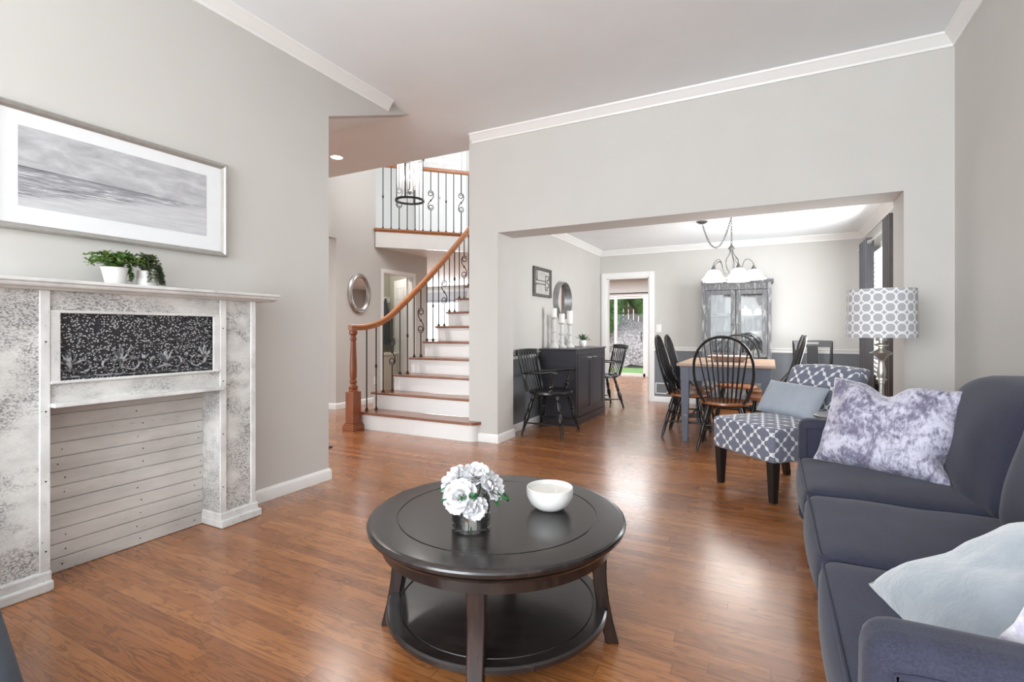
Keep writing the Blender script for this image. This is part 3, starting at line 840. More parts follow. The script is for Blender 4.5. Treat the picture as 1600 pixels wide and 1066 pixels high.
for n in range(1, 13):
    for k in (0, 1):
        y = nose_y(n)+(.045 if k == 0 else .165)
        if n == 1: y = nose_y(1)+(.10 if k == 0 else .20)
        if n > 10: break
        q = rail_z(0, y); x = q.x
        z0 = n*RISE; L = q.z-z0-.02
        o = baluster_mesh(seq[cnt % 4], L).build('baluster', MT['iron'], banister); o.location = Vector((x, y, z0))-off
        cnt += 1
# balcony railing
br = thing('balcony_railing', 'upstairs balcony railing with oak top rail and black iron scroll balusters', 'railing', bl(0, 2.685))
def loc2(s, z=0, o=0): q = Vector(bl(s, z, o))-Vector(bl(0, 2.685)); return tuple(q)
def lstrip(b, s0, s1, z0, z1, o0, o1): return b.prism([loc2(s0, z0, o0), loc2(s1, z0, o0), loc2(s1, z0, o1), loc2(s0, z0, o1)], (0, 0, z1-z0))
b = B(); lstrip(b, -.02, 3.3, 2.668, 2.70, -.055, .05); lstrip(b, -.0, 3.3, 2.645, 2.668, -.04, -.03)
b.build('oak_cap', MT['oakrail'], br, bevel=.006)
b = B(); lstrip(b, 0, 3.3, 3.665, 3.725, -.032, .03); b.build('top_rail', MT['oakrail'], br, bevel=.012)
bk = ['knuckle', 'plain', 'scroll', 'plain', 'plain', 'plain', 'scroll', 'plain', 'knuckle', 'plain', 'scroll', 'plain', 'knuckle', 'plain', 'scroll']
BALS = [.115+.124*i for i in range(13)]
for i, s in enumerate(BALS):
    o = baluster_mesh(bk[i], .965).build('baluster', MT['iron'], br)
    o.location = loc2(s, 2.70, 0); o.rotation_euler = (0, 0, ang)
    if bk[i] == 'scroll': o.rotation_euler = (0, 0, ang+pi)

# ------------------------------------------------------------------ FOYER THINGS
m = thing('oval_mirror', 'oval wall mirror in a wide silver frame in the foyer', 'mirror', (XF, 5.54, 1.668))
R_, H_ = .225, .30
ring = []
N = 48
b = B(); rows = []
for k in range(N):
    a = 2*pi*k/N; row_ = []
    for (o, d) in ((.0, .0), (.0, .02), (-.018, .040), (-.03, .036), (-.042, .044), (-.058, .028), (-.068, .022), (-.074, .006)):
        row_.append((d, (R_+o)*cos(a), (H_+o)*sin(a)))
    rows.append(row_)
b.grid(rows, closed_u=True); b.build('frame', MT['silver'], m)
b = B(); b.add([(.010, (R_-.07)*cos(2*pi*k/N), (H_-.07)*sin(2*pi*k/N)) for k in range(N)], [tuple(range(N))]); b.build('mirror_glass', MT['mirror'], m, smooth=False, recalc=False)
def plate(name, label, loc, rz, w=.07, h=.115, kind='outlet'):
    t = thing(name, label, 'wall plate', loc, rz)
    B().softbox(-w/2, w/2, -.006, 0.0, -h/2, h/2, .0028, n=2).build('cover_plate', MT['white'], t)
    b = B()
    if kind == 'outlet':
        for zz in (-.022, .022): b.box(-.017, .017, -.0085, -.006, zz-.014, zz+.014)
        b.build('socket', simple('socket_white', (.7, .7, .68), .4), t, smooth=False, bevel=.002)
    else:
        b.box(-.006, .006, -.014, -.006, -.012, .012); b.build('toggle', MT['white'], t, smooth=False)
    return t
plate('wall_outlet', 'white wall outlet low on the foyer wall below the oval mirror', (XF, 5.885, .34), pi/2)
plate('light_switch', 'white light switch on the dining wall right of the kitchen doorway', (-1.565, YD, 1.15), 0, .08, .12, 'switch')
point('closet_fill_light', (XF-.45, 6.35, 2.30), 5, .06)  # added lamp without a fixture, lifts the dark closet interior
# closet contents
hk = thing('coat_rack', 'white board with coat hooks inside the closet', 'coat rack', (XF-.87, 6.83, 1.68))
B().box(0, .02, -.40, .37, -.05, .05).build('board', MT['white'], hk, smooth=False, bevel=.004)
for yy in (-.18, .0, .12, .26):
    B().tube([(.02, yy, .02), (.06, yy, .03), (.075, yy, .055), (.07, yy, .07)], .006).tube([(.02, yy, -.01), (.05, yy, -.025), (.06, yy, -.005)], .006).build('hook', MT['nickel'], hk)
def garment(name, label, loc, w, L, mat, seed):
    b = B(); rows = []
    for i in range(14):
        s = i/13; row_ = []
        ww = w*(.12+.88*min(1, s*3.0)**.7)/2; 
        for k in range(20):
            a = 2*pi*k/20; r = 1+.14*sin(a*5+seed)*min(1, s*2)
            row_.append((.055+.05*(.3+.7*min(1, s*3))*cos(a)*r, ww*sin(a)*r, -L*s))
        rows.append(row_)
    b.grid(rows, closed_v=True); b.f.append(tuple(range(20))); b.f.append(tuple(13*20+k for k in range(19, -1, -1)))
    o = b.build(name, mat); o.location = loc; return tag(o, label, 'coat')
garment('black_coat', 'black coat hanging at the left of the closet hooks', (XF-.86, 6.84, 1.72), .17, .92, MT['coatblack'], 1)
garment('gray_coat', 'dark gray checked coat hanging beside the black coat in the closet', (XF-.84, 7.00, 1.70), .18, .84, MT['coatgray'], 3)
cb = thing('closet_cabinet', 'cream coloured low cabinet standing inside the closet', 'cabinet', (XF-.62, 6.66, 0))
cream = simple('cream_paint', (.62, .58, .48), .5)
B().box(-.2, .2, -.4, .4, .68, .72).build('cabinet_top', cream, cb, smooth=False, bevel=.006)
B().box(-.18, .18, -.38, .38, .04, .68).build('cabinet_body', cream, cb, smooth=False, bevel=.004)
# recessed can
c = thing('recessed_light', 'round lit recessed ceiling light above the foyer', 'ceiling light', (-4.40, 4.13, CZ))
B().lathe([(.082, -.002), (.082, -.008), (.066, -.010), (.062, -.001)], n=28, cap=False).build('trim_ring', MT['white'], c)
B().lathe([(.062, -.004), (.001, -.006)], n=28, cap=False).build('lens', MT['lens'], c)
sp_ = bpy.data.lights.new('can_lamp', 'SPOT'); sp_.energy = 70; sp_.spot_size = radians(130); sp_.spot_blend = .8; sp_.shadow_soft_size = .06; sp_.color = (1, .96, .92)
so_ = bpy.data.objects.new('can_lamp', sp_); COL.objects.link(so_); so_.location = (-4.40, 4.13, CZ-.02)
# lantern pendant
LX, LY, LZ0, LZ1, LR = -4.29, 5.29, 2.84, 3.42, .182
t = thing('pendant_lantern', 'cylindrical glass foyer pendant lantern with black rings and lit candles', 'pendant light', (LX, LY, LZ0))
def ringmesh(r, z, rr=.011):
    return B().lathe([(r-rr, z-rr), (r+rr, z-rr), (r+rr, z+rr), (r-rr, z+rr)], n=40, closed=True)
ringmesh(LR, .012, .012).build('bottom_ring', MT['iron'], t); ringmesh(LR, LZ1-LZ0, .012).build('top_ring', MT['iron'], t)
b = B()
for k in range(4):
    a = ang+pi/4+k*pi/2+.35; b.box(-.009, .009, -.004, .004, 0, LZ1-LZ0, Matrix.Translation((LR*cos(a), LR*sin(a), 0)) @ Matrix.Rotation(a+pi/2, 4, 'Z'))
b.build('strap', MT['iron'], t)
# wavy glass cylinder
b = B(); rows = []
for i in range(2):
    rows.append([((LR-.016+.003*sin(18*2*pi*k/72))*cos(2*pi*k/72), (LR-.016+.003*sin(18*2*pi*k/72))*sin(2*pi*k/72), .02+i*(LZ1-LZ0-.03)) for k in range(72)])
b.grid(rows, closed_v=True); LG = Mat('lantern_glass'); nt = LG.nt
a_ = nt.nodes.new('ShaderNodeBsdfTransparent'); c_ = nt.nodes.new('ShaderNodeBsdfTranslucent'); c_.inputs[0].default_value = (.95, .96, 1, 1); mx_ = nt.nodes.new('ShaderNodeMixShader')
fz = LG.noise(30, 2, .5, LG.map((1, 1, .05))); nt.links.new((fz.step(.4, .6)*.16+.05).k, mx_.inputs[0]); nt.links.new(a_.outputs[0], mx_.inputs[1]); nt.links.new(c_.outputs[0], mx_.inputs[2]); nt.links.new(mx_.outputs[0], nt.nodes['Material Output'].inputs[0])
b.build('glass_cylinder', LG.m, t)
b = B().tube([(0, 0, .12), (0, 0, 5.3-LZ0)], .007); b.lathe([(.02, .10), (.03, .13), (.012, .15)], n=12)
b.lathe([(.06, 5.3-LZ0-.03), (.06, 5.3-LZ0)], n=24)
for k in range(4):
    a = k*pi/2+.4; b.tube([(0, 0, .13), (.05*cos(a), .05*sin(a), .11), (.07*cos(a), .07*sin(a), .15)], .005); b.tube([(0, 0, .60), (LR*cos(a), LR*sin(a), LZ1-LZ0)], .004)
b.build('stem', MT['iron'], t)
for k in range(4):
    a = k*pi/2+.4; cx, cy = .07*cos(a), .07*sin(a)
    cnd = B().lathe([(.012, .15), (.012, .27)], c=(cx, cy, 0), n=10).build('candle_sleeve', MT['candle'], t)
    B().lathe([(.003, .27), (.013, .295), (.012, .32), (.002, .36)], c=(cx, cy, 0), n=10).build('bulb', MT['lbulb'], cnd)
point('lantern_lamp', (LX, LY, 3.25), 6, .08)
# doormat
tag(B().box(-4.75, -3.72, 2.85, 3.44, 0.0, .012).build('doormat', MT['rug'], bevel=.004), 'black doormat on the wood floor beyond the left wall end', 'doormat')

# ------------------------------------------------------------------ MANTEL
Ym = 1.366
mt = thing('fireplace_mantel', 'distressed white wooden fireplace mantel standing against the left wall', 'mantel', (XL, Ym, 0))
def LB(b, x0, x1, y0, y1, z0, z1): return b.box(x0-XL, x1-XL, y0-Ym, y1-Ym, z0, z1)
XW = XL+.004
FX = -2.765
# shelf with moulded front
b = B(); prof = [(XW, 1.292), (-2.735, 1.292), (-2.72, 1.300), (-2.695, 1.304), (-2.688, 1.312), (-2.688, 1.318), (-2.676, 1.322), (-2.676, 1.336), (XW, 1.336)]
ysh0, ysh1 = .665, 2.067
b.prism([(p[0]-XL, ysh0-Ym, p[1]) for p in prof], (0, ysh1-ysh0, 0))
b.build('shelf', MT['washT'], mt, bevel=.003, smooth=False)
# pilasters
for sg in (-1, 1):
    yin = Ym+sg*.374; yout = Ym+sg*.592
    b = B(); LB(b, XW, FX-.006, yin, yout, .085, 1.292)
    pil = b.build('pilaster', MT['washV'], mt, smooth=False)
    b = B(); LB(b, FX-.006, FX+.006, yin, yin+sg*.036, .085, 1.292); LB(b, FX-.006, FX+.006, yout-sg*.03, yout, .085, 1.292)
    b.build('edge_trim', MT['washT'], pil, smooth=False, bevel=.003)
    b = B(); LB(b, XW, FX+.012, yin-sg*.004, yout+sg*.014, 0, .085); LB(b, XW, FX+.028, yin-sg*.006, yout+sg*.026, 0, .045)
    b.build('plinth', MT['washT'], pil, smooth=False, bevel=.008)
# header: frieze, panel frame, tin
yi0, yi1 = Ym-.374, Ym+.374
b = B(); LB(b, XW+.06, FX-.004, yi0, yi1, 1.205, 1.292); b.build('frieze_board', MT['washH'], mt, smooth=False)
b = B(); LB(b, XW+.06, FX-.004, yi0, yi1, .80, .893); b.build('lower_rail', MT['washH'], mt, smooth=False)
b = B(); LB(b, FX-.004, FX+.004, yi0+.0, yi1, 1.195, 1.208); LB(b, FX-.01, FX+.003, yi1-.036, yi1, .89, 1.2); LB(b, FX-.01, FX+.003, yi0, yi0+.036, .89, 1.2)
LB(b, FX-.004, FX+.008, yi0, yi1, .885, .898); LB(b, XW+.06, FX+.045, yi0-.0, yi1, .785, .803)
b.build('panel_trim', MT['washT'], mt, smooth=False, bevel=.003)
b = B(); LB(b, XW+.08, FX-.02, yi0+.03, yi1-.03, .89, 1.2); tinp = b.build('tin_panel', MT['tin'], mt, smooth=False, label='black pressed tin panel with scroll relief')
# fleur relief
b = B()
def R2(pts, r): b.tube([(FX-.016-XL, y_, z_) for y_, z_ in pts], [q*1.35 for q in r] if isinstance(r, list) else r*1.35, n=8, flat=.8)
zb = .935
for i, yc in enumerate((-.30, -.10, .10, .30)):
    s = 1.15 if i % 2 else .9
    R2([(yc, zb), (yc, zb+.03*s), (yc-.004, zb+.06*s), (yc, zb+.10*s)], [.005, .007, .009, .002])
    for sg in (-1, 1):
        R2([(yc, zb+.03*s), (yc+sg*.018*s, zb+.055*s), (yc+sg*.030*s, zb+.085*s)], [.004, .007, .002])
        R2([(yc, zb+.03*s), (yc+sg*.028*s, zb+.040*s), (yc+sg*.045*s, zb+.056*s)], [.004, .006, .002])
        pts = []
        for k in range(14):
            a = -pi/2+sg*k*.30; rr = .045*(1-.045*k)
            pts.append((yc+sg*.045+rr*cos(a)*.9, zb+.028+rr*sin(a)*.8))
        R2([(yc, zb+.01)]+pts, .0045)
    b.lathe([(.001, .012), (.008, .008), (.011, 0)], n=8, cap=False, M=Matrix.Translation((FX-.02-XL, yc+.10, zb+.052)) @ Matrix.Rotation(pi/2, 4, 'Y'))
R2([(-.33, .91), (.33, .908)], .004)
b.build('scroll_relief', MT['tinr'], tinp)
# slatted fire panel
b = B(); nb = 12; z0, z1 = .0, .80; hh = (z1-z0)/nb
for i in range(nb):
    za = z0+i*hh; LB(b, XW+.002, XW+.020+.0012*(i % 3), yi0, yi1, za+.0022, za+hh-.0022)
LB(b, XW, XW+.012, yi0, yi1, z0, z1)
b.build('slat_panel', MT['washP'], mt, smooth=False, bevel=.0015)
rd = random.Random(3)
nailm = simple('rusty_nail', (.03, .022, .018), .7)
for i in range(nb):
    for yy in (yi0+.10, yi0+.42, yi1-.03):
        if rd.random() < .75: B().lathe([(.0035, 0), (.001, .002)], n=8, M=Matrix.Translation((XW+.022-XL, yy-Ym+rd.uniform(-.02, .02), z0+(i+.5)*hh)) @ Matrix.Rotation(pi/2, 4, 'Y')).build('nail_head', nailm, mt)
for sg in (-1, 1):
    for zz in (.2, .5, .8, 1.1): B().lathe([(.004, 0), (.001, .002)], n=8, M=Matrix.Translation((FX+.006-XL, sg*.39, zz+.03*sg)) @ Matrix.Rotation(pi/2, 4, 'Y')).build('nail_head', nailm, mt)

# picture
pw0, pw1, pz0, pz1 = .83, 1.885, 1.562, 2.118
pc = ((pw0+pw1)/2, (pz0+pz1)/2)
t = thing('beach_picture', 'long framed black and white beach photograph above the mantel', 'picture', (XL, pc[0], pc[1]))
hw, hh_ = (pw1-pw0)/2, (pz1-pz0)/2
b = B(); prof = [(0, 0), (0.030, 0), (.035, .007), (.033, .013), (.024, .018), (.016, .030), (0.004, .030)]
def frame_ring(b, hw, hh, prof):
    rows = []
    for (sy, sz) in ((-1, -1), (1, -1), (1, 1), (-1, 1)):
        rows.append([(x_, sy*(hw-o), sz*(hh-o)) for (x_, o) in prof])
    b.grid(rows, closed_u=True, closed_v=True)
frame_ring(b, hw, hh_, prof); b.build('frame', MT['gframe'], t, angle=20)
B().box(.001, .014, -hw+.015, hw-.015, -hh_+.015, hh_-.015).build('mat_board', MT['mat'], t, smooth=False)
def uvquad(name, mat, pts, parent):
    me = bpy.data.meshes.new(name); me.from_pydata(pts, [], [(0, 1, 2, 3)]); l = me.uv_layers.new(name='UVMap')
    for i, uv in enumerate(((0, 0), (1, 0), (1, 1), (0, 1))): l.data[i].uv = uv
    me.materials.append(mat); o = bpy.data.objects.new(name, me); COL.objects.link(o); o.parent = parent; return o
iy0, iy1, iz0, iz1 = .943-pc[0], 1.766-pc[0], 1.670-pc[1], 2.025-pc[1]
uvquad('print', MT['beach'], [(.0150, iy0, iz0), (.0150, iy1, iz0), (.0150, iy1, iz1), (.0150, iy0, iz1)], t)

# mantel plants
def leaves_along(b, pts, rd, size, dens=1):
    for i in range(len(pts)-1):
        for k in range(dens):
            t = rd.random(); p = Vector(pts[i]).lerp(Vector(pts[i+1]), t)
            a = rd.uniform(0, 2*pi); el = rd.uniform(-.4, .9); L = size*rd.uniform(.7, 1.3)
            d = Vector((cos(a)*cos(el), sin(a)*cos(el), sin(el))); s_ = d.cross(Vector((0, 0, 1))).normalized()*L*.26; up = s_.cross(d).normalized()*L*.12
            b.add([tuple(p), tuple(p+d*L*.5+s_+up), tuple(p+d*L), tuple(p+d*L*.5-s_+up)], [(0, 1, 2, 3)])
def mplant(name, label, loc, potprof, spill, mat, seed, dome, trails):
    t = thing(name, label, 'potted plant', loc); rd = random.Random(seed)
    pot = B().lathe(potprof, n=28); pot.build('pot', MT['pot'], t)
    top = potprof[-1][1]; st = B(); lf = B()
    for i in range(dome):
        a = rd.uniform(0, 2*pi); out = rd.uniform(.02, spill)
        h = rd.uniform(.03, .075)
        pts = [(0, 0, top-.01), (out*.4*cos(a), out*.4*sin(a), top+h), (out*cos(a), out*sin(a), top+h*rd.uniform(.3, 1))]
        pts = [tuple(p) for p in catmull(pts, 4)]
        st.tube(pts, .0009, n=4); leaves_along(lf, pts, rd, .019, 5)
    for (ax, ay, L) in trails:
        d = Vector((ax, ay, 0)).normalized(); R = .056
        pts = [(0, 0, top)]+[tuple(d*R*.8+Vector((0, 0, top+.03)))]+[tuple(d*(R+.012*k/5)+Vector((rd.uniform(-.005, .005), rd.uniform(-.005, .005), top+.012-L*k/5))) for k in range(6)]
        pts = [tuple(p) for p in catmull(pts, 4)]; st.tube(pts, .0009, n=4); leaves_along(lf, pts, rd, .016, 5)
    st.build('stems', mat, t); lf.build('leaves', mat, t, recalc=False)
    return t
SHZ = 1.336
PP1 = [(.034, 0), (.037, .002), (.053, .074), (.058, .082), (.055, .084), (.050, .080)]
PP2 = [(.040, 0), (.044, .003), (.040, .072), (.041, .080), (.037, .082)]
mplant('potted_plant', 'white tapered pot with bushy green fern like plant, left of two on the mantel', (-2.80, 1.248, SHZ), PP1, .125, MT['leaf'], 5, 80, [(.6, .9, .05), (.2, 1, .07)])
mplant('potted_plant', 'white cylinder pot with trailing gray green vines, right of two on the mantel', (-2.80, 1.385, SHZ), PP2, .075, MT['leafb'], 9, 40, [(1, -.3, .075), (1, .2, .07), (.7, .8, .078), (.3, 1, .078), (0.1, 1, .07), (.5, 1, .078), (-.2, 1, .075)])

# ------------------------------------------------------------------ COFFEE TABLE
CX, CY, CT = -.905, 1.622, .452
ct = thing('coffee_table', 'round espresso wood coffee table with lower shelf in the foreground', 'coffee table', (CX, CY, 0), radians(20))
b = B().lathe([(0.001, CT-.004), (.359, CT-.004), (.3605, CT-.0045), (.3610, CT-.0065), (.3640, CT-.0065), (.3645, CT-.0045), (.366, CT-.004), (.369, CT-.004), (.447, CT-.004), (.451, CT-.0042), (.460, CT-.0055), (.466, CT-.010), (.468, CT-.016), (.466, CT-.026), (.455, CT-.034), (.43, CT-.036), (.001, CT-.036)], n=96, cap=False)
b.build('tabletop', MT['espresso'], ct, angle=12)
b = B().lathe([(.42, CT-.036), (.442, CT-.045), (.435, CT-.055), (.42, CT-.060), (.418, CT-.095), (.39, CT-.095), (.39, CT-.036)], n=96, closed=True)
b.build('apron', MT['espresso'], ct, angle=30)
b = B().lathe([(.001, .128), (.35, .128), (.352, .125), (.356, .125), (.358, .130), (.395, .131), (.402, .126), (.402, .112), (.39, .104), (.001, .104)], n=96, cap=False)
b.build('shelf', MT['espresso'], ct, angle=12)
for k in range(4):
    a = k*pi/2; rows = []
    for i in range(12):
        s = i/11; z_ = (CT-.05)*(1-s); rc = .378+.004*sin(s*pi)*-1+.045*max(0, s-.35)**1.6*1.9; hw_ = .030-.006*s; dp = .026-.004*s
        rows.append([(rc-dp, -hw_, z_), (rc+dp, -hw_, z_), (rc+dp, hw_, z_), (rc-dp, hw_, z_)])
    b = B(); b.grid(rows, closed_v=True); b.f.append((0, 1, 2, 3)); b.f.append((47, 46, 45, 44))
    o = b.build('leg', MT['esleg'], ct, smooth=True, bevel=.004); o.rotation_euler = (0, 0, a)
# vase with flowers
VX, VY = -.905, 1.44
t = thing('glass_vase', 'short clear glass cylinder vase holding the white flowers', 'vase', (VX, VY, CT-.003))
b = B().lathe([(.001, 0), (.062, 0), (.066, .004), (.066, .098), (.064, .100), (.0625, .098), (.0625, .014), (.060, .010), (.001, .010)], n=48, cap=False); b.build('vase_body', MT['vglass'], t)
MT['water'] = pane('clear_water')
b = B().lathe([(.001, .0105), (.0595, .0105), (.062, .014), (.062, .062), (.001, .062)], n=48, cap=False); b.build('water', MT['water'], t)
VZ = CT-.003
def petal(L, W, cup, rd, ruff=1.0):
    rows = []; ph = rd.uniform(0, 6)
    for i in range(9):
        s = i/8; row_ = []
        wd = W*(sin(pi*min(1, s*.62+.10))**.8)
        for j in range(9):
            q = (j-4)/4
            edge = max(0, s-.5)*2
            zz = cup*s*s*L+.25*W*q*q*(1-s*.4)+ruff*edge*.10*W*sin(q*7+ph)
            row_.append((q*wd*.5, L*s*(1-.13*q*q*edge)+ruff*edge*.05*L*sin(q*9+ph), zz))
        rows.append(row_)
    return rows
def bloom(loc, normal, R, label, seed, leafdirs):
    rd = random.Random(seed); nrm = Vector(normal).normalized(); rot = nrm.to_track_quat('Z', 'Y').to_matrix().to_4x4()
    o = thing('white_flower', label, 'flower', loc, 0, 'white flowers in the glass vase')
    b = B()
    for ring_, (n_, L, W, cup, tilt) in enumerate(((6, 1.0, 1.15, .06, 8), (5, .88, 1.05, .16, 30), (4, .62, .8, .30, 54), (3, .40, .55, .4, 72))):
        for k in range(n_):
            a = 2*pi*k/n_+ring_*.5+rd.uniform(-.15, .15)
            M_ = rot @ Matrix.Rotation(a, 4, 'Z') @ Matrix.Rotation(radians(tilt+rd.uniform(-8, 8)), 4, 'X') @ Matrix.Translation((0, R*.05, 0))
            b.grid(petal(R*L, R*W, cup, rd, .85), M=M_)
    b.build('petals', MT['petal'], o, recalc=False, angle=80)
    st = B(); base = Vector((VX, VY, VZ+.02))-Vector(loc)
    st.tube([tuple(v) for v in catmull([(0, 0, 0), tuple(-nrm*R*.4+Vector((0, 0, -.02))), tuple(base+Vector((0, 0, .04))), tuple(base)], 4)], .0022, n=6)
    st.build('stem', MT['fleaf'], o)
    for (dx, dy, dz, L) in leafdirs:
        d = Vector((dx, dy, dz)).normalized(); q = d.to_track_quat('Y', 'Z').to_matrix().to_4x4()
        lb = B(); rows = []
        for i in range(9):
            s = i/8; wd = L*.52*sin(pi*(s*.92+.04))**.8
            rows.append([(qq*wd*.5, L*s, .012*(qq*qq)-.3*L*s*s*.4) for qq in (-1, -.5, 0, .5, 1)])
        lb.grid(rows, M=Matrix.Translation(d*.012-nrm*.01) @ q); lb.build('leaf', MT['fleaf'], o, recalc=False, angle=80, solid=.0008)
    return o
toC = Vector((-VX, -VY, .9)).normalized()
rt = Vector((.887, .461, 0)); fwc = Vector((.461, -.887, 0))
def fl(r, f_, z, nr, nf, nz, R, label, seed, lv=()):
    p = Vector((VX, VY, VZ))+rt*r+fwc*f_+Vector((0, 0, z)); nn = rt*nr+fwc*nf+Vector((0, 0, nz))
    bloom(tuple(p), tuple(nn), R, label, seed, lv)
fl(-.028, .045, .118, -.35, 1, .5, .058, 'white flower facing the front left of the vase', 1, [(-.8, -.5, -.1, .06), (.5, -.85, .25, .05)])
fl(-.052, -.02, .150, -.8, .2, .8, .055, 'white flower at the upper left of the bunch in the vase', 2, [(-1, -.3, -.5, .06)])
fl(.018, -.01, .165, .1, .4, 1, .056, 'white flower on top of the bunch in the vase', 3)
fl(.064, .005, .138, .9, .45, .5, .052, 'white flower at the right side of the bunch in the vase', 4, [(.9, .3, -.45, .07), (.75, -.3, -.6, .06)])
fl(.016, .056, .090, .2, 1, -.1, .042, 'lowest white flower hanging over the front rim of the vase', 5, [(.35, -.6, .75, .065)])
fl(.03, -.045, .135, .3, -.8, .6, .052, 'white flower at the back of the bunch in the vase', 6)
# candle bowl
t = thing('candle_bowl', 'white ceramic bowl candle on the right of the coffee table', 'candle', (-.741, 1.735, CT-.003))
b = B().lathe([(.001, 0), (.040, 0), (.052, .004), (.074, .022), (.086, .048), (.088, .066), (.087, .080), (.085, .082), (.082, .080), (.082, .06), (.001, .055)], n=56, cap=False); b.build('bowl', MT['ceramic'], t)
B().lathe([(.001, .066), (.0815, .066)], n=48, cap=False).build('wax', MT['wax'], t)
for (a, c_) in ((-.022, .012), (.028, -.008)): B().tube([(a, c_, .064), (a+.001, c_, .078)], .0014, n=5).build('wick', MT['mat'], t)

# ------------------------------------------------------------------ SOFA
SXF, SY0, SY1 = .14, .955, 3.262
AT = .128
sf = thing('sofa', 'slate blue three seat fabric sofa along the right wall', 'sofa', (.6, 2.11, 0))
ox, oy = .6, 2.11
def SBx(x0, x1, y0, y1, z0, z1, r, puff=(0, 0, 0), n=8, disp=None):
    return B().softbox(x0-ox, x1-ox, y0-oy, y1-oy, z0, z1, r, puff, n, disp)
SBx(SXF+.03, 1.04, SY0+AT-.02, SY1-AT+.02, .07, .29, .03).build('base', MT['sofa'], sf)
SBx(.90, 1.055, SY0+.05, SY1-.05, .07, .80, .05).build('back_frame', MT['sofa'], sf)
seatw = (SY1-SY0-2*AT)/3
def wr(q, u, s=1.0):
    n_ = noise.noise(Vector((q.x*5, q.y*4, q.z*5+s)))*.008; return Vector((q.x, q.y, q.z+n_*max(0, u[2])))
for i in range(3):
    y0 = SY0+AT+i*seatw
    sc_ = SBx(SXF-.012, .80, y0+.003, y0+seatw-.003, .27, .435, .042, (.02, .0, .016), 10, lambda q, u: wr(q, u, i)).build('seat_cushion', MT['sofa'], sf)
    # welt around top edge
    loop = []
    xa, xb, ya, yb = SXF-.006, .78, y0+.012, y0+seatw-.012
    def arc(cx, cy, a0):
        return [(cx+.035*cos(a0+k*pi/8), cy+.035*sin(a0+k*pi/8)) for k in range(5)]
    pp = arc(xb-.035, yb-.035, 0)+arc(xa+.035, yb-.035, pi/2)+arc(xa+.035, ya+.035, pi)+arc(xb-.035, ya+.035, 3*pi/2)
    full = []
    for k in range(len(pp)):
        a, c_ = pp[k], pp[(k+1) % len(pp)]; m_ = max(1, int(math.dist(a, c_)/.05))
        for j in range(m_): full.append((a[0]+(c_[0]-a[0])*j/m_, a[1]+(c_[1]-a[1])*j/m_))
    pts = []
    for (x_, y_) in full:
        uy = ((y_-y0)/seatw*2-1); ux = (x_-(SXF+.80)/2)/((.80-SXF)/2)
        pts.append((x_-ox, y_-oy, .427+.010*max(0, 1-abs(uy)**2)*max(0, 1-abs(ux)**6)+(.0)))
    B().tube(pts, .0042, n=6, closed=True).build('welt', MT['welt'], sc_)
for i in range(3):
    y0 = SY0+AT+i*seatw
    def lean(q, u, i=i):
        s = (q.z-.43)/.48
        n_ = noise.noise(Vector((q.x*6+i*3, q.y*5, q.z*6)))*.014
        return Vector((q.x+.10*s+n_, q.y, q.z+n_-.030*abs(u[1])**3*max(0, u[2])))
    SBx(.70, .93, y0-(.07 if i == 2 else 0), y0+seatw-(.07 if i < 2 else 0), .425, .895, .065, (.035, .006, .03), 9, lean).build('back_cushion', MT['sofa'], sf)
for (ya, yb, inner) in ((SY0, SY0+AT, 1), (SY1-AT, SY1, -1)):
    arm = SBx(SXF-.005, 1.05, ya, yb, .07, .632, .045, (0.004, .006, .004), 6).build('arm', MT['sofa'], sf)
    for sg, yy in ((-1, ya), (1, yb)):
        yw = yy+sg*.0035
        pts = [(SXF+.03-ox, yw-oy, .09), (SXF+.03-ox, yw-oy, .55), (SXF+.036-ox, yw-oy, .575), (SXF+.055-ox, yw-oy, .592), (.45-ox, yw-oy, .598), (.98-ox, yw-oy, .595)]
        B().tube([tuple(v) for v in catmull(pts, 3)], .0045, n=6).build('welt', MT['welt'], arm)
for (x_, y_) in ((.2, 1.02), (.2, 3.2), (.98, 1.02), (.98, 3.2)):
    B().lathe([(.018, 0), (.026, .07)], c=(x_-ox, y_-oy, 0), n=12).build('foot', MT['legblack'], sf)

# pillows
def pillow_mesh(W, H, T, n=26, pinch=.07, wr=.0, seed=0, crease=None):
    b = B(); top = []; bot = []
    for i in range(n+1):
        r1 = []; r2 = []
        for j in range(n+1):
            u = -1+2*i/n; v = -1+2*j/n
            x_ = W/2*u*(1-pinch*(1-v*v)); y_ = H/2*v*(1-pinch*(1-u*u))
            t_ = T/2*((1-u**4)*(1-v**4))**.6+.004
            nz = noise.noise(Vector((x_*7+seed, y_*7, seed)))*wr*(1-u*u*.6)+noise.noise(Vector((x_*17+seed, y_*17, seed+4)))*wr*.4
            c_ = crease(u, v) if crease else 0
            r1.append((x_, y_, t_+nz+c_)); r2.append((x_, y_, -t_+nz+c_))
        top.append(r1); bot.append(r2)
    b.grid(top); b.grid([r[::-1] for r in bot])
    edge = [(0, j) for j in range(n+1)]+[(i, n) for i in range(1, n+1)]+[(n, j) for j in range(n-1, -1, -1)]+[(i, 0) for i in range(n-1, 0, -1)]
    N_ = (n+1)*(n+1)
    for k in range(len(edge)):
        a = edge[k]; c_ = edge[(k+1) % len(edge)]
        ia, ic = a[0]*(n+1)+a[1], c_[0]*(n+1)+c_[1]
        ja, jc = N_+a[0]*(n+1)+(n-a[1]), N_+c_[0]*(n+1)+(n-c_[1])
        b.f.append((ia, ic, jc, ja))
    return b
def place(o, c, ex, ey):
    ex = Vector(ex).normalized(); ey = Vector(ey); ey = (ey-ex*ey.dot(ex)).normalized(); ez = ex.cross(ey)
    o.matrix_world = Matrix.Translation(c) @ Matrix((ex, ey, ez)).transposed().to_4x4()
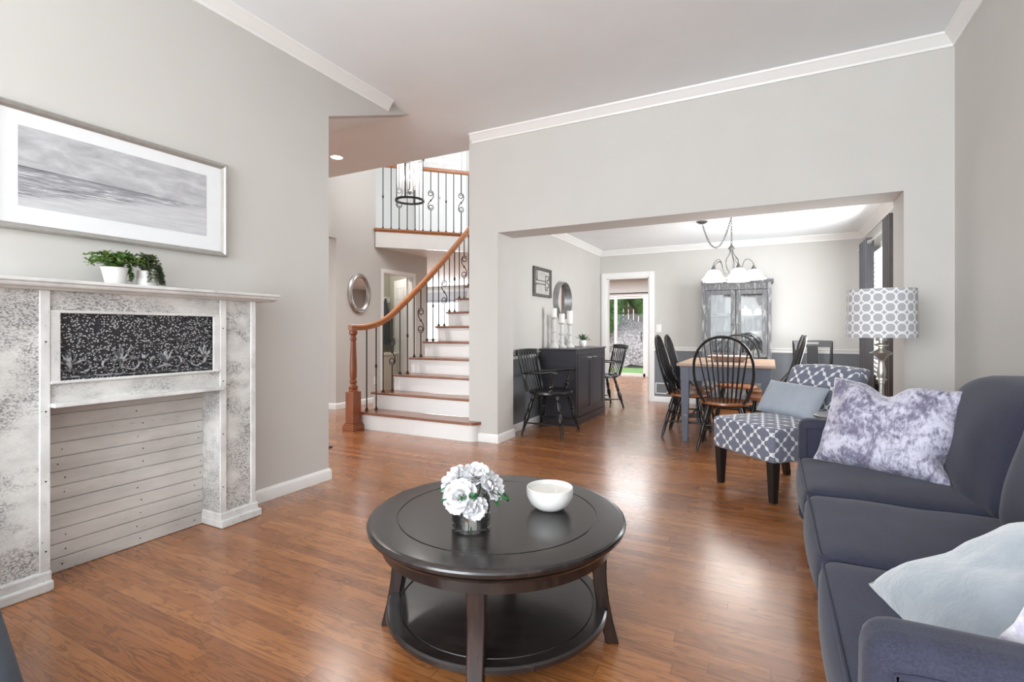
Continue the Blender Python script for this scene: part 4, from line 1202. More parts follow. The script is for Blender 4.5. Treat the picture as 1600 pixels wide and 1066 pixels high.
def fold(u, v):
    return -.055*math.exp(-((u*.8+.05)**2)/.035)*max(0, v)**1.0-.045*math.exp(-((v+.45)**2)/.05)*max(0, u)**2+.02*math.exp(-((u+.5)**2+(v-.3)**2)/.1)
pl = pillow_mesh(.55, .47, .17, 34, .05, .030, 2, fold)
for i_, (x_, y_, z_) in enumerate(pl.v):
    u_, v_ = x_/.275, y_/.235
    y_ -= .055*math.exp(-((u_+.12)**2)/.06)*max(0, v_)**2
    x_ -= .045*math.exp(-((v_+.5)**2)/.05)*max(0, u_)**2
    pl.v[i_] = (x_, y_, z_)
o = pl.build('throw_pillow', MT['velvet'], angle=80); place(o, (.50, 3.005, .645), (.52, -.26, -.02), (.10, .20, .40))
tag(o, 'crushed velvet lilac throw pillow leaning on the far arm of the sofa', 'pillow')
pl = pillow_mesh(.54, .48, .16, 32, .06, .024, 7, lambda u, v: -.03*math.exp(-((u-.3*v-.25)**2)/.02)*(1-v*v)-.02*math.exp(-((v+.45)**2)/.02)*(1-u*u))
o = pl.build('throw_pillow', MT['plush'], angle=80); place(o, (.505, 1.385, .562), (.40, .05, .25), (-.15, .45, .02))
tag(o, 'large pale blue gray plush pillow at the near end of the sofa', 'pillow')
pl = pillow_mesh(.40, .36, .13, 24, .05, .012, 11)
o = pl.build('throw_pillow', MT['lilacplush'], angle=80); place(o, (.60, 1.175, .665), (.86, .22, -.43), (.42, -.05, .87))
tag(o, 'fuzzy lilac and white pillow tucked behind the near sofa arm at the right edge', 'pillow')

# near ottoman (bottom left corner)
ot = thing('ottoman', 'charcoal blue upholstered ottoman corner at the bottom left', 'ottoman', (-1.95, .148, 0), radians(-12))
B().softbox(-.60, .62, -.42, .42, .14, .40, .035, (.006, .006, .01), 6).build('cushion', MT['ottoman'], ot)
for sx_ in (-1, 1):
    for sy_ in (-1, 1): B().lathe([(.016, 0), (.024, .14)], c=(sx_*.5, sy_*.34, 0), n=12).build('leg', MT['legblack'], ot)
pp = [(-.585, .405, .385), (.59, .405, .385), (.605, .39, .385), (.605, -.40, .385)]
B().tube(pp, .0045, n=6).build('welt', MT['welt'], ot)

# ------------------------------------------------------------------ SLIPPER CHAIR
# origin: front edge centre, local -Y = front
FLp = Vector((-.378, 3.965, 0)); FRp = Vector((.005, 3.595, 0)); fd = (FRp-FLp); Wd = fd.length; fa = atan2(fd.y, fd.x)
cen = (FLp+FRp)/2
sc = thing('slipper_chair', 'armless slipper chair in slate and white quatrefoil fabric beside the sofa', 'chair', (cen.x, cen.y, 0), fa)
hwid = Wd/2+.01
def seatdisp(q, u):
    y_ = q.y; up = max(0, u[2])
    return Vector((q.x, q.y, q.z+up*(.022*(1-u[0]**2)*sin(pi*min(1, max(0, y_/.6)))-.05*max(0, (y_-.42)/.25))))
b = B().softbox(-hwid, hwid, 0, .66, .262, .485, .022, (0, 0, .008), 10, seatdisp)
b.build('seat', MT['trellis'], sc, uv='box')
def backdisp(q, u):
    s = (q.z-.30)/.56; return Vector((q.x*(1+.045*s), q.y+.20*s*s*.8+.04*s, q.z+.018*(1-u[0]**2)*max(0, u[2])-.0))
b = B().softbox(-hwid, hwid, .58, .70, .30, .845, .035, (0, .012, .0), 10, backdisp)
b.build('backrest', MT['trellis'], sc, uv='box')
for (x_, y_) in ((-hwid+.04, .04), (hwid-.04, .04), (-hwid+.04, .62), (hwid-.04, .62)):
    b = B(); rows = []
    for i, s in enumerate((0, 1)):
        r = .030-.010*s; dy = (.05*s if y_ > .3 else 0)
        rows.append([(x_-r, y_-r+dy, .268*(1-s)), (x_+r, y_-r+dy, .268*(1-s)), (x_+r, y_+r+dy, .268*(1-s)), (x_-r, y_+r+dy, .268*(1-s))])
    b.grid(rows, closed_v=True); b.f.append((0, 1, 2, 3)); b.f.append((7, 6, 5, 4)); b.build('leg', MT['legblack'], sc, smooth=False, bevel=.003)
# lumbar pillow on the slipper chair
pl = pillow_mesh(.46, .27, .12, 22, .03, .008, 21)
o = pl.build('lumbar_pillow', MT['lumbar'], angle=80)
Mloc = Matrix.Translation((cen.x, cen.y, 0)) @ Matrix.Rotation(fa, 4, 'Z')
cpos = Mloc @ Vector((-.03, .485, .612)); exv = Mloc.to_3x3() @ Vector((1, .10, -.045)); eyv = Mloc.to_3x3() @ Vector((.0, .55, .82))
place(o, cpos, exv, eyv); tag(o, 'plain pale blue gray lumbar pillow on the quatrefoil slipper chair', 'pillow')

# side table
t = thing('side_table', 'small round charcoal side table between sofa arm and slipper chair', 'side table', (.385, 3.52, 0))
B().lathe([(.001, .595), (.15, .595), (.158, .60), (.158, .612), (.15, .617), (.001, .617)], n=40, cap=False).build('tabletop', MT['siderug'], t)
B().lathe([(.012, .012), (.012, .595)], n=14).build('pole', MT['iron'], t)
B().lathe([(.001, 0), (.12, 0), (.12, .008), (.02, .018), (.001, .018)], n=32, cap=False).build('base', MT['iron'], t)

# floor lamp
FLX, FLY = .617, 3.87
t = thing('floor_lamp', 'nickel floor lamp with gray and white ring patterned drum shade', 'lamp', (FLX, FLY, 0))
b = B().lathe([(.185, 1.073), (.180, 1.375), (.177, 1.375), (.182, 1.073)], n=64, closed=True); b.build('lamp_shade', MT['shade'], t, uv='cyl')
def rings(b):
    prof = [(.001, 0), (.13, 0), (.135, .006), (.125, .018), (.06, .03), (.03, .05), (.02, .08), (.013, .10), (.013, .78), (.018, .785), (.018, .80), (.030, .805), (.030, .812), (.018, .818), (.022, .83), (.024, .86), (.018, .90), (.016, .925), (.022, .94), (.040, .962), (.062, .972), (.064, .976), (.030, .992), (.016, 1.005), (.016, 1.015), (.040, 1.022), (.040, 1.027), (.014, 1.04), (.014, 1.05), (.030, 1.055), (.030, 1.075), (.012, 1.08), (.012, 1.10), (.02, 1.11), (.02, 1.16), (.006, 1.17), (.005, 1.36), (.001, 1.36)]
    return b.lathe(prof, n=28, cap=False)
rings(B()).build('lamp_stem', MT['nickel'], t, angle=30)
b = B(); [b.tube([(0, 0, 1.355), (.179*cos(a), .179*sin(a), 1.355)], .002, n=5) for a in (0, 2*pi/3, 4*pi/3)]; b.build('spider', MT['nickel'], t)

# ------------------------------------------------------------------ DINING FURNITURE
TX0, TX1, TY0, TY1, TZ = -.845, .035, 5.20, 6.42, .787
tb = thing('dining_table', 'farmhouse dining table with worn wood top and slate blue painted base', 'table', ((TX0+TX1)/2, (TY0+TY1)/2, 0))
tx, ty = (TX1-TX0)/2, (TY1-TY0)/2
b = B()
for i in range(5): b.box(-tx+i*2*tx/5+.0008, -tx+(i+1)*2*tx/5-.0008, -ty, ty, TZ-.026, TZ)
b.build('tabletop', MT['tabletop'], tb, smooth=False, bevel=.003)
b = B(); a_ = .05
b.box(-tx+a_, tx-a_, -ty+a_-.01, -ty+a_+.012, TZ-.17, TZ-.026).box(-tx+a_, tx-a_, ty-a_-.012, ty-a_+.01, TZ-.17, TZ-.026).box(-tx+a_-.01, -tx+a_+.012, -ty+a_, ty-a_, TZ-.17, TZ-.026).box(tx-a_-.012, tx-a_+.01, -ty+a_, ty-a_, TZ-.17, TZ-.026)
b.build('apron', MT['tablepaint'], tb, smooth=False, bevel=.002)
for sx_ in (-1, 1):
    for sy_ in (-1, 1):
        b = B(); cx, cy = sx_*(tx-.075), sy_*(ty-.075); rows = []
        b.box(cx-.042, cx+.042, cy-.042, cy+.042, TZ-.172, TZ-.026)
        for z_, r in ((TZ-.172, .040), (0, .024)): rows.append([(cx-r, cy-r, z_), (cx+r, cy-r, z_), (cx+r, cy+r, z_), (cx-r, cy+r, z_)])
        b.grid(rows, closed_v=True); b.f.append(tuple(len(b.v)-4+k for k in range(4)))
        b.build('leg', MT['tablepaint'], tb, smooth=False, bevel=.002)
# dough bowl on the table
t = thing('wooden_tray', 'shallow rectangular wooden dough tray at the centre of the dining table', 'tray', (-.39, 5.75, TZ))
b = B(); rows = []
for (hx, hy, z_) in ((.13, .07, 0), (.19, .12, .055), (.21, .135, .058), (.20, .125, .064), (.18, .112, .058), (.12, .062, .012)):
    rows.append([(-hx, -hy, z_), (hx, -hy, z_), (hx, hy, z_), (-hx, hy, z_)])
b.grid(rows, closed_v=True); b.f.append((3, 2, 1, 0)); b.f.append(tuple(20+k for k in range(4)))
b.build('tray_body', wood('whitewashed_tray_wood', (.50, .38, .32), (.32, .16, .10), 0, .5), t, smooth=False, bevel=.004)

def turned(b, p0, p1, prof):
    # prof list of (s, r)
    p0 = Vector(p0); p1 = Vector(p1); b.tube([tuple(p0.lerp(p1, s)) for s, r in prof], [r for s, r in prof], n=10)
LEGP = [(0, .013), (.10, .019), (.28, .021), (.34, .016), (.36, .021), (.38, .015), (.42, .019), (.50, .021), (.62, .015), (.65, .020), (.67, .014), (.80, .016), (1, .010)]
def hoop_chair(label, loc, rz, group):
    t = thing('windsor_chair', label, 'chair', loc, rz, group)
    # faces +Y, back at -Y
    b = B(); top = []; bot = []; N = 32; rim = []
    def out(a, s=1):
        x_ = .235*cos(a); y_ = .215*sin(a)
        if sin(a) < 0: x_ *= 1-.12*(-sin(a))
        return x_*s, y_*s
    rows = [[(*out(2*pi*k/N, s), z_) for k in range(N)] for s, z_ in ((.02, .424), (.90, .424), (1.0, .436), (.99, .452), (.93, .458), (.6, .444), (.02, .442))]
    b.grid(rows, closed_v=True); b.build('seat', MT['oakseat'], t, label='brown oak seat')
    for sx_, sy_ in ((-1, -1), (1, -1), (-1, 1), (1, 1)):
        b = B(); turned(b, (sx_*.13, sy_*.12, .43), (sx_*.225, sy_*.215-.01, 0), LEGP); b.build('leg', MT['blackpaint'], t)
    b = B(); SP = [(0, .008), (.3, .009), (.5, .014), (.7, .009), (1, .008)]
    def lp(sx_, sy_, z_): s = 1-z_/.43; return (sx_*(.13+.095*s), sy_*(.12+.095*s)-.01*s, z_)
    for sx_ in (-1, 1): turned(b, lp(sx_, -1, .17), lp(sx_, 1, .17), SP)
    a = Vector(lp(-1, -1, .17)).lerp(Vector(lp(-1, 1, .17)), .5); c_ = Vector(lp(1, -1, .17)).lerp(Vector(lp(1, 1, .17)), .5); turned(b, a, c_, SP)
    turned(b, lp(-1, -1, .24), lp(1, -1, .24), SP); b.build('stretcher', MT['blackpaint'], t)
    # hoop
    def hoopy(z_): return -.155-.16*(z_-.45)/.6
    half = [(.165, .45), (.215, .55), (.243, .66), (.250, .76), (.238, .86), (.200, .95), (.135, 1.02), (.06, 1.052), (0, 1.06)]
    pts = [(x_, hoopy(z_), z_) for x_, z_ in half]+[(-x_, hoopy(z_), z_) for x_, z_ in half[-2::-1]]
    cp = [tuple(p) for p in catmull(pts, 4)]
    b = B().tube(cp, .0125, n=8); b.build('hoop', MT['blackpaint'], t)
    for k in range(9):
        f = (k-4)/4; xb = f*.125; xt = f*.205
        # find the hoop height at xt
        zt = 1.06
        for i in range(len(half)-1):
            if half[i+1][0] <= abs(xt) <= half[i][0] and half[i][1] > .7:
                s = (half[i][0]-abs(xt))/max(1e-6, half[i][0]-half[i+1][0]); zt = half[i][1]+s*(half[i+1][1]-half[i][1])
        yb = -.175+.04*abs(f)
        b = B().tube([(xb, yb, .44), ((xb+xt)/2, (yb+hoopy(zt))/2+.004, (.44+zt)/2), (xt, hoopy(zt), zt)], [.007, .008, .0055], n=6); b.build('spindle', MT['blackpaint'], t)
    for sx_ in (-1, 1):
        b = B()
        for k in (0, 1): b.tube([(sx_*(.175+.018*k), -.09+.05*k, .45), (sx_*(.238+.006*k), hoopy(.66+.03*k)+.01, .64+.03*k)], .007, n=6)
        b.build('brace_spindle', MT['blackpaint'], t)
    return t
G = 'black hoop back chairs around the dining table'
ch = hoop_chair('black hoop back chair with oak seat at the near end of the dining table', (-.385, 5.10, 0), 0, G)
dup(ch, (-.79, 5.58, 0), -pi/2, 'black hoop back chair left of the dining table, nearer the living room')
dup(ch, (-.79, 6.12, 0), -pi/2, 'black hoop back chair left of the dining table, nearer the kitchen doorway')
dup(ch, (-.02, 5.60, 0), pi/2, 'black hoop back chair right of the dining table, by the slipper chair')
dup(ch, (-.02, 6.15, 0), pi/2, 'black hoop back chair at the right side of the dining table, nearer the back wall')
dup(ch, (-.385, 6.62, 0), pi, 'black hoop back chair at the far end of the dining table before the hutch')

# black side chair with splat, by the back wall
t = thing('splat_back_chair', 'black side chair with wide centre splat standing by the dining back wall', 'chair', (.48, 7.40, 0), pi)
B().softbox(-.21, .21, -.2, .2, .43, .465, .012, (0, 0, .006), 4).build('seat', MT['blackpaint'], t)
for sx_, sy_ in ((-1, 1), (1, 1)): B().box(sx_*.185-.018, sx_*.185+.018, sy_*.18-.018, sy_*.18+.018, 0, .43).build('leg', MT['blackpaint'], t, smooth=False, bevel=.003)
for sx_ in (-1, 1):
    B().tube([(sx_*.19, -.20, 0), (sx_*.19, -.175, .43), (sx_*.205, -.19, .7), (sx_*.215, -.235, .975)], [.017, .02, .018, .015], n=8).build('back_post', MT['blackpaint'], t)
b = B(); rows = []
for i in range(13):
    f = (i-6)/6; y_ = -.222+.0-.02*(1-f*f); rows.append([(f*.215, y_-.01, .90), (f*.215, y_+.012, .90), (f*.215, y_+.002, .985), (f*.215, y_-.018, .985)])
def crest(i0, i1, za, zb):
    R_ = []
    for i in range(i0, i1+1):
        f = (i-6)/6; y_ = -.222-.02*(1-f*f); k0 = (za-.90)/.085; k1 = (zb-.90)/.085
        R_.append([(f*.215, y_-.01-.008*k0, za), (f*.215, y_+.012-.01*k0, za), (f*.215, y_+.012-.01*k1, zb), (f*.215, y_-.01-.008*k1, zb)])
    n0 = len(b.v); b.grid(R_, closed_v=True); m_ = len(R_); b.f.append(tuple(n0+k for k in range(4))); b.f.append(tuple(n0+(m_-1)*4+k for k in (3, 2, 1, 0)))
b = B(); crest(0, 4, .90, .985); crest(8, 12, .90, .985); crest(4, 8, .965, .985); crest(4, 8, .90, .935); b.build('crest_rail', MT['blackpaint'], t, smooth=False)
b = B().softbox(-.062, .062, -.215, -.200, .47, .91, .004, n=3, disp=lambda q, u: Vector((q.x, q.y-.05*max(0, (q.z-.5)), q.z))); b.build('splat', simple('matte_black_splat', (.012, .011, .012), .65), t)

# china hutch
HX0, HX1, HY0, HY1, HZ = -.90, .025, 7.60, 7.965, 1.815
hx = (HX0+HX1)/2; W2 = (HX1-HX0)/2
hu = thing('china_hutch', 'distressed gray china hutch with two glass doors behind the dining table', 'cabinet', (hx, HY0, 0))
D = HY1-HY0
b = B()
b.box(-W2+.02, -W2+.045, 0, D, 0, HZ-.03).box(W2-.045, W2-.02, 0, D, 0, HZ-.03).box(-W2+.02, W2-.02, D-.012, D, 0, HZ-.03)
b.box(-W2+.02, W2-.02, 0.0, D, .70, .73).box(-W2+.02, W2-.02, .0, D, .06, .09).box(-W2+.045, W2-.045, -.0, .02, HZ-.13, HZ-.03)
b.box(-W2+.02, -W2+.07, -.012, .012, 0, HZ-.03).box(W2-.07, W2-.02, -.012, .012, 0, HZ-.03)
b.build('carcass', MT['hutchpaint'], hu, smooth=False, bevel=.003)
b = B().box(-W2-.005, W2+.005, -.03, D, HZ-.03, HZ).box(-W2+.005, W2-.005, -.022, D, HZ-.045, HZ-.03); b.build('cornice', MT['hutchpaint'], hu, smooth=False, bevel=.004)
for zz in (1.02, 1.33): B().box(-W2+.045, W2-.045, .04, D-.012, zz-.012, zz).build('shelf', MT['hutchpaint'], hu, smooth=False)
for sg in (-1, 1):
    xo, xi = sg*(W2-.072), sg*.004; b = B(); zA, zB = .745, HZ-.135; f_ = .062
    x0_, x1_ = min(xo, xi), max(xo, xi)
    b.box(x0_, x0_+f_, -.006, .018, zA, zB).box(x1_-f_, x1_, -.006, .018, zA, zB).box(x0_+f_, x1_-f_, -.006, .018, zA, zA+f_).box(x0_+f_, x1_-f_, -.006, .018, zB-f_, zB)
    d_ = b.build('door', MT['hutchpaint'], hu, smooth=False, bevel=.003)
    B().add([(x0_+f_, .006, zA+f_), (x1_-f_, .006, zA+f_), (x1_-f_, .006, zB-f_), (x0_+f_, .006, zB-f_)], [(0, 1, 2, 3)]).build('glass_pane', MT['pane'], d_, smooth=False, recalc=False)
    B().lathe([(.006, 0), (.012, .012), (.010, .02), (.001, .024)], n=12, M=Matrix.Translation((sg*.035, -.006, 1.2)) @ Matrix.Rotation(pi/2, 4, 'X')).build('knob', MT['pewter'], d_)
    b = B().box(x0_, x1_, -.006, .014, .09, .50); b.box(x0_+.05, x1_-.05, -.010, -.006, .14, .45); d_ = b.build('lower_door', MT['hutchpaint'], hu, smooth=False, bevel=.003)
    b = B().box(x0_, x1_, -.008, .014, .52, .69); d_ = b.build('drawer', MT['hutchpaint'], hu, smooth=False, bevel=.003)
    B().lathe([(.006, 0), (.016, .012), (.013, .024), (.001, .028)], n=12, M=Matrix.Translation(((x0_+x1_)/2, -.008, .60)) @ Matrix.Rotation(pi/2, 4, 'X')).build('knob', MT['iron'], d_)
# dishes
def dish(name, label, cat, prof, loc, mat=None):
    o = B().lathe(prof, n=28, cap=False).build(name, mat or MT['ceramic']); o.location = loc; return tag(o, label, cat)
BOWL = [(.001, 0), (.04, 0), (.045, .008), (.085, .05), (.098, .078), (.094, .080), (.08, .052), (.04, .012), (.001, .010)]
BELL = [(.088, 0), (.092, .006), (.088, .05), (.07, .085), (.03, .10), (.02, .105), (.022, .125), (.012, .135), (.001, .136)]
dish('covered_dish', 'white domed dish on the top shelf of the hutch, left of two', 'dish', BELL, (-.33, 7.80, 1.332))
dish('covered_dish', 'white domed dish on the top shelf of the hutch, right of two', 'dish', BELL, (-.13, 7.80, 1.332), )
dish('serving_bowl', 'white bowl on the middle shelf of the hutch behind the right door', 'bowl', BOWL, (-.18, 7.80, 1.022))
dish('serving_platter', 'white oval platter on the top shelf behind the left hutch door', 'platter', [(.001, 0), (.09, 0), (.13, .02), (.128, .024), (.09, .008), (.001, .008)], (-.62, 7.80, 1.332))
dish('serving_bowl', 'dark bowl on the middle shelf of the hutch behind the left door', 'bowl', BOWL, (-.62, 7.80, 1.022), MT['pewter'])
dish('soup_tureen', 'white round tureen on the bottom shelf behind the right hutch door', 'tureen', [(.001, 0), (.05, 0), (.09, .04), (.095, .08), (.06, .11), (.02, .12), (.01, .135), (.001, .136)], (-.18, 7.78, .732))

# chandelier
HKX, HKY = -.395, 6.10
cz0 = 1.665
t = thing('chandelier', 'five arm pewter chandelier with frosted white glass shades over the dining table', 'chandelier', (HKX, HKY, 0))
def chain(pts, b, link=.034, r=.0028):
    # resample
    P = [Vector(p) for p in pts]; out = [P[0]]; acc = 0; i = 0; res = []
    dense = []
    for k in range(len(P)-1):
        for j in range(20): dense.append(P[k].lerp(P[k+1], j/20))
    dense.append(P[-1]); last = dense[0]; sel = [last]
    for q in dense:
        if (q-last).length >= link*.74: sel.append(q); last = q
    for k in range(len(sel)-1):
        a, c_ = sel[k], sel[k+1]; d = (c_-a).normalized(); m_ = (a+c_)/2
        s1 = d.cross(Vector((.3, .5, .2))).normalized(); s2 = d.cross(s1); s_ = s1 if k % 2 else s2
        lp_ = []
        for j in range(10):
            an = 2*pi*j/10; lp_.append(tuple(m_+d*cos(an)*link*.52+s_*sin(an)*link*.27))
        b.tube(lp_, r, n=5, closed=True)
b = B()
chain([(0, 0, CD-.01), (0, 0, 2.085)], b)
cat_ = []
cnx, cny = -.733-HKX, 6.336-HKY
for k in range(25):
    s = k/24; cat_.append((cnx*s, cny*s, CD-.02-(1-(2*s-1)**2)*.325+0*s))
chain(cat_, b)
b.build('chain', MT['pewter'], t)
b = B().lathe([(.062, CD-.001), (.062, CD-.012), (.035, CD-.028), (.008, CD-.034)], c=(cnx, cny, 0), n=28); b.build('canopy', MT['pewter'], t)
B().lathe([(.014, CD-.001), (.012, CD-.01), (.004, CD-.02)], n=12).build('ceiling_hook', MT['pewter'], t)
B().lathe([(.003, 2.09), (.010, 2.075), (.03, 2.045), (.036, 2.035), (.022, 2.022), (.006, 2.01)], n=20).lathe([(.008, 1.775), (.022, 1.765), (.028, 1.74), (.016, 1.72), (.010, 1.70), (.002, 1.685)], n=16).build('body', MT['pewter'], t)
camdir = atan2(-HKY, -HKX)
for k in range(5):
    a = camdir+radians(18+72*k); d = Vector((cos(a), sin(a), 0)); R = .225
    def q(r, z_): return (d.x*r, d.y*r, z_)
    rib = catmull([q(.012, 2.02), q(.025, 1.97), q(.068, 1.90), q(.06, 1.82), q(.02, 1.755)], 5)
    armp = catmull([q(.02, 1.75), q(.09, 1.765), q(.115, 1.84), q(.135, 1.895), q(.175, 1.905), q(R-.01, 1.87), q(R, 1.83)], 5)
    am = B().tube([tuple(p) for p in rib], .0055, n=6).tube([tuple(p) for p in armp], .0055, n=6).build('arm', MT['pewter'], t)
    B().lathe([(.008, 1.84), (.014, 1.825), (.034, 1.79), (.036, 1.785)], c=q(R, 0)[:2]+(0,), n=16).build('socket_cap', MT['pewter'], am)
    sh = B().lathe([(.034, 1.790), (.052, 1.782), (.078, 1.752), (.095, 1.715), (.122, 1.690), (.128, 1.683), (.124, 1.681), (.092, 1.708), (.074, 1.746), (.05, 1.775), (.034, 1.782)], c=(d.x*R, d.y*R, 0), n=32, cap=False)
    sh.build('glass_shade', MT['frost'], am)
    B().lathe([(.006, 1.78), (.018, 1.75), (.026, 1.725), (.018, 1.70), (.002, 1.693)], c=(d.x*R, d.y*R, 0), n=14).build('bulb', MT['bulb'], am)
point('chandelier_lamp', (HKX, HKY, 1.58), 11, .3)

# curtains
def curtain(label, y0, y1, xw, z0, z1, waves, mat, amp=.035):
    b = B(); rows = []
    for i in range(2):
        z_ = (z0, z1)[i]; row_ = []
        for k in range(waves*10+1):
            s = k/(waves*10); row_.append((xw+amp*cos(2*pi*waves*s)*(1 if i else .9), y0+(y1-y0)*s, z_))
        rows.append(row_)
    b.grid(rows); o = b.build('curtain_panel', mat, solid=.004, angle=80)
    return tag(o, label, 'curtain')
RX = .97
curtain('dark brown gray curtain panel at the near side of the dining window', 5.50, 5.86, RX, .03, 2.17, 4, MT['curtaindark'])
curtain('gray curtain panel at the far side of the dining window, beside the back wall', 6.72, 7.28, RX, .03, 2.15, 4, MT['curtain'])
t = thing('window_curtains', 'gray grommet curtains on a silver rod over the dining room window', 'curtains', (RX, 6.4, 2.10))
for o_ in list(COL.objects):
    if o_.name.startswith('curtain_panel'):
        o_.parent = t; o_.matrix_parent_inverse = Matrix.Translation((-RX, -6.4, -2.10)); del o_['category']
B().tube([(0, -.76, 0), (0, 1.02, 0)], .011, n=10).build('rod', MT['nickel'], t)
for (yy, sg) in ((-.76, -1), (1.02, 1)):
    B().lathe([(.011, 0), (.014, .006), (.012, .012), (.026, .028), (.03, .045), (.022, .062), (.002, .07)], n=16, M=Matrix.Translation((0, yy, 0)) @ Matrix.Rotation(-sg*pi/2, 4, 'X')).build('finial', MT['nickel'], t)
for yy in (-.62, .93):
    B().tube([(0, yy, 0), (.06, yy, -.012), (XR-RX, yy, -.012)], .007, n=6).build('bracket', MT['nickel'], t)
for yy in (.34, .47, .60, .73, .86, -.85+.02, -.56, -.66):
    if yy < -.76: continue
    b = B(); b.tube([(cos(2*pi*k/14)*.02, yy, sin(2*pi*k/14)*.02) for k in range(14)], .004, n=5, closed=True); b.build('grommet', MT['nickel'], t)
# floor-level return air grille
t = thing('air_register', 'white return air grille low on the gray dining wall', 'vent', (-1.385, YD, .21))
b = B(); w_, h_ = .23, .085
b.box(-w_, w_, -.012, 0, -h_, -h_+.014).box(-w_, w_, -.012, 0, h_-.014, h_).box(-w_, -w_+.014, -.012, 0, -h_, h_).box(w_-.014, w_, -.012, 0, -h_, h_).box(-.006, .006, -.012, 0, -h_, h_)
b.build('frame', MT['white'], t, smooth=False, bevel=.002)
b = B()
for i in range(11): b.box(-w_+.014, w_-.014, -.006, .0, -.001, .002, Matrix.Translation((0, -.002, -h_+.022+i*.0135)) @ Matrix.Rotation(.6, 4, 'X'))
b.build('louvers', simple('gray_louver', (.30, .31, .32), .5), t, smooth=False)

# sideboard
BX0, BX1, BY0, BY1, BZ = -2.475, -2.005, 5.46, 6.61, .90
sb = thing('sideboard', 'distressed black two door sideboard cabinet against the dining left wall', 'cabinet', (BX1, BY0, 0))
W_ = BX1-BX0; L_ = BY1-BY0
b = B().box(-W_+.01, -.012, .015, L_-.015, .0, BZ-.022)
b.box(-W_+.01, 0, .005, L_-.005, 0, .09)
for zz in (.30, .55): b.box(-W_+.03, -.03, .0135, .0155, zz, zz+.004)
b.build('carcass', MT['cabpaint'], sb, smooth=False, bevel=.004)
B().box(-W_, .012, 0, L_, BZ-.022, BZ).build('top', MT['cabpaint'], sb, smooth=False, bevel=.005)
b = B().box(-.012, .0, .015, .06, .09, BZ-.022).box(-.012, 0, L_-.06, L_-.015, .09, BZ-.022).box(-.012, 0, .06, L_-.06, BZ-.075, BZ-.022); b.build('face_frame', MT['cabpaint'], sb, smooth=False, bevel=.003)
for i in range(2):
    y0 = .064+i*(L_-.128)/2; y1 = y0+(L_-.128)/2-.006; b = B()
    b.box(-.012, .006, y0, y0+.07, .10, BZ-.08).box(-.012, .006, y1-.07, y1, .10, BZ-.08).box(-.012, .006, y0+.07, y1-.07, .10, .18).box(-.012, .006, y0+.07, y1-.07, BZ-.15, BZ-.08).box(-.012, -.002, y0+.07, y1-.07, .18, BZ-.15)
    d_ = b.build('door', MT['cabpaint'], sb, smooth=False, bevel=.003)
    yc = y1-.10 if i == 0 else y0+.10
    B().tube([(.006, yc-.04, BZ-.115), (.022, yc-.03, BZ-.115), (.022, yc+.03, BZ-.115), (.006, yc+.04, BZ-.115)], .006, n=8).build('handle', MT['nickel'], d_)

# candlesticks, candles
STP = [(.001, 0), (.060, 0), (.060, .018), (.048, .030), (.030, .045), (.026, .060), (.034, .085), (.036, .10), (.024, .115), (.024, .17), (.036, .185), (.036, .200), (.024, .212), (.022, .26), (.028, .30), (.022, .32), (.044, .338), (.046, .350), (.001, .350)]
def stick(loc, H, ch, label, clabel):
    s = H/.35; o = B().lathe([(r, z_*s) for r, z_ in STP], n=24, cap=False).build('candlestick', MT['stick'], angle=30); o.location = loc
    tag(o, label, 'candlestick', 'turned candlesticks on the sideboard')
    c_ = thing('pillar_candle', clabel, 'candle', (loc[0], loc[1], loc[2]+H), 0, 'pillar candles on the candlesticks')
    B().lathe([(.001, 0), (.036, 0), (.037, .003), (.037, ch-.004), (.034, ch), (.028, ch-.003), (.001, ch-.004)], n=24, cap=False).build('candle_body', MT['candle'], c_)
    B().tube([(0, 0, ch-.006), (.001, 0, ch+.010)], .0012, n=5).build('wick', MT['iron'], c_)
stick((-2.375, 5.69, BZ), .385, .105, 'tallest turned whitewashed candlestick, leftmost on the sideboard', 'white pillar candle on the leftmost, tallest candlestick')
stick((-2.33, 5.84, BZ), .315, .11, 'middle turned whitewashed candlestick on the sideboard', 'white pillar candle on the middle candlestick')
stick((-2.27, 5.96, BZ), .305, .16, 'turned whitewashed candlestick nearest the succulent on the sideboard', 'tallest white pillar candle, on the candlestick nearest the succulent')
# succulent
t = thing('potted_succulent', 'spiky green succulent in a white pot on the sideboard', 'potted plant', (-2.25, 6.40, BZ))
B().lathe([(.001, 0), (.035, 0), (.048, .02), (.052, .055), (.046, .085), (.042, .083), (.001, .078)], n=28, cap=False).build('pot', MT['ceramic'], t)
rd = random.Random(4)
for k in range(15):
    a = k*2.4; el = radians(15+70*(k/15)); L = .13-.03*(k/15); d = Vector((cos(a)*cos(el), sin(a)*cos(el), sin(el))); s_ = d.cross(Vector((0, 0, 1))).normalized(); n_ = s_.cross(d)
    lf = B(); rows = []
    for i in range(8):
        s = i/7; c_ = Vector((0, 0, .08))+d*L*s+n_*.02*s*s*-1; wd = .015*sin(pi*(.15+.83*s))
        rows.append([tuple(c_+s_*wd*cos(2*pi*j/6)+n_*wd*.35*sin(2*pi*j/6)) for j in range(6)])
    lf.grid(rows, closed_v=True); lf.build('leaf', MT['succ'], t)
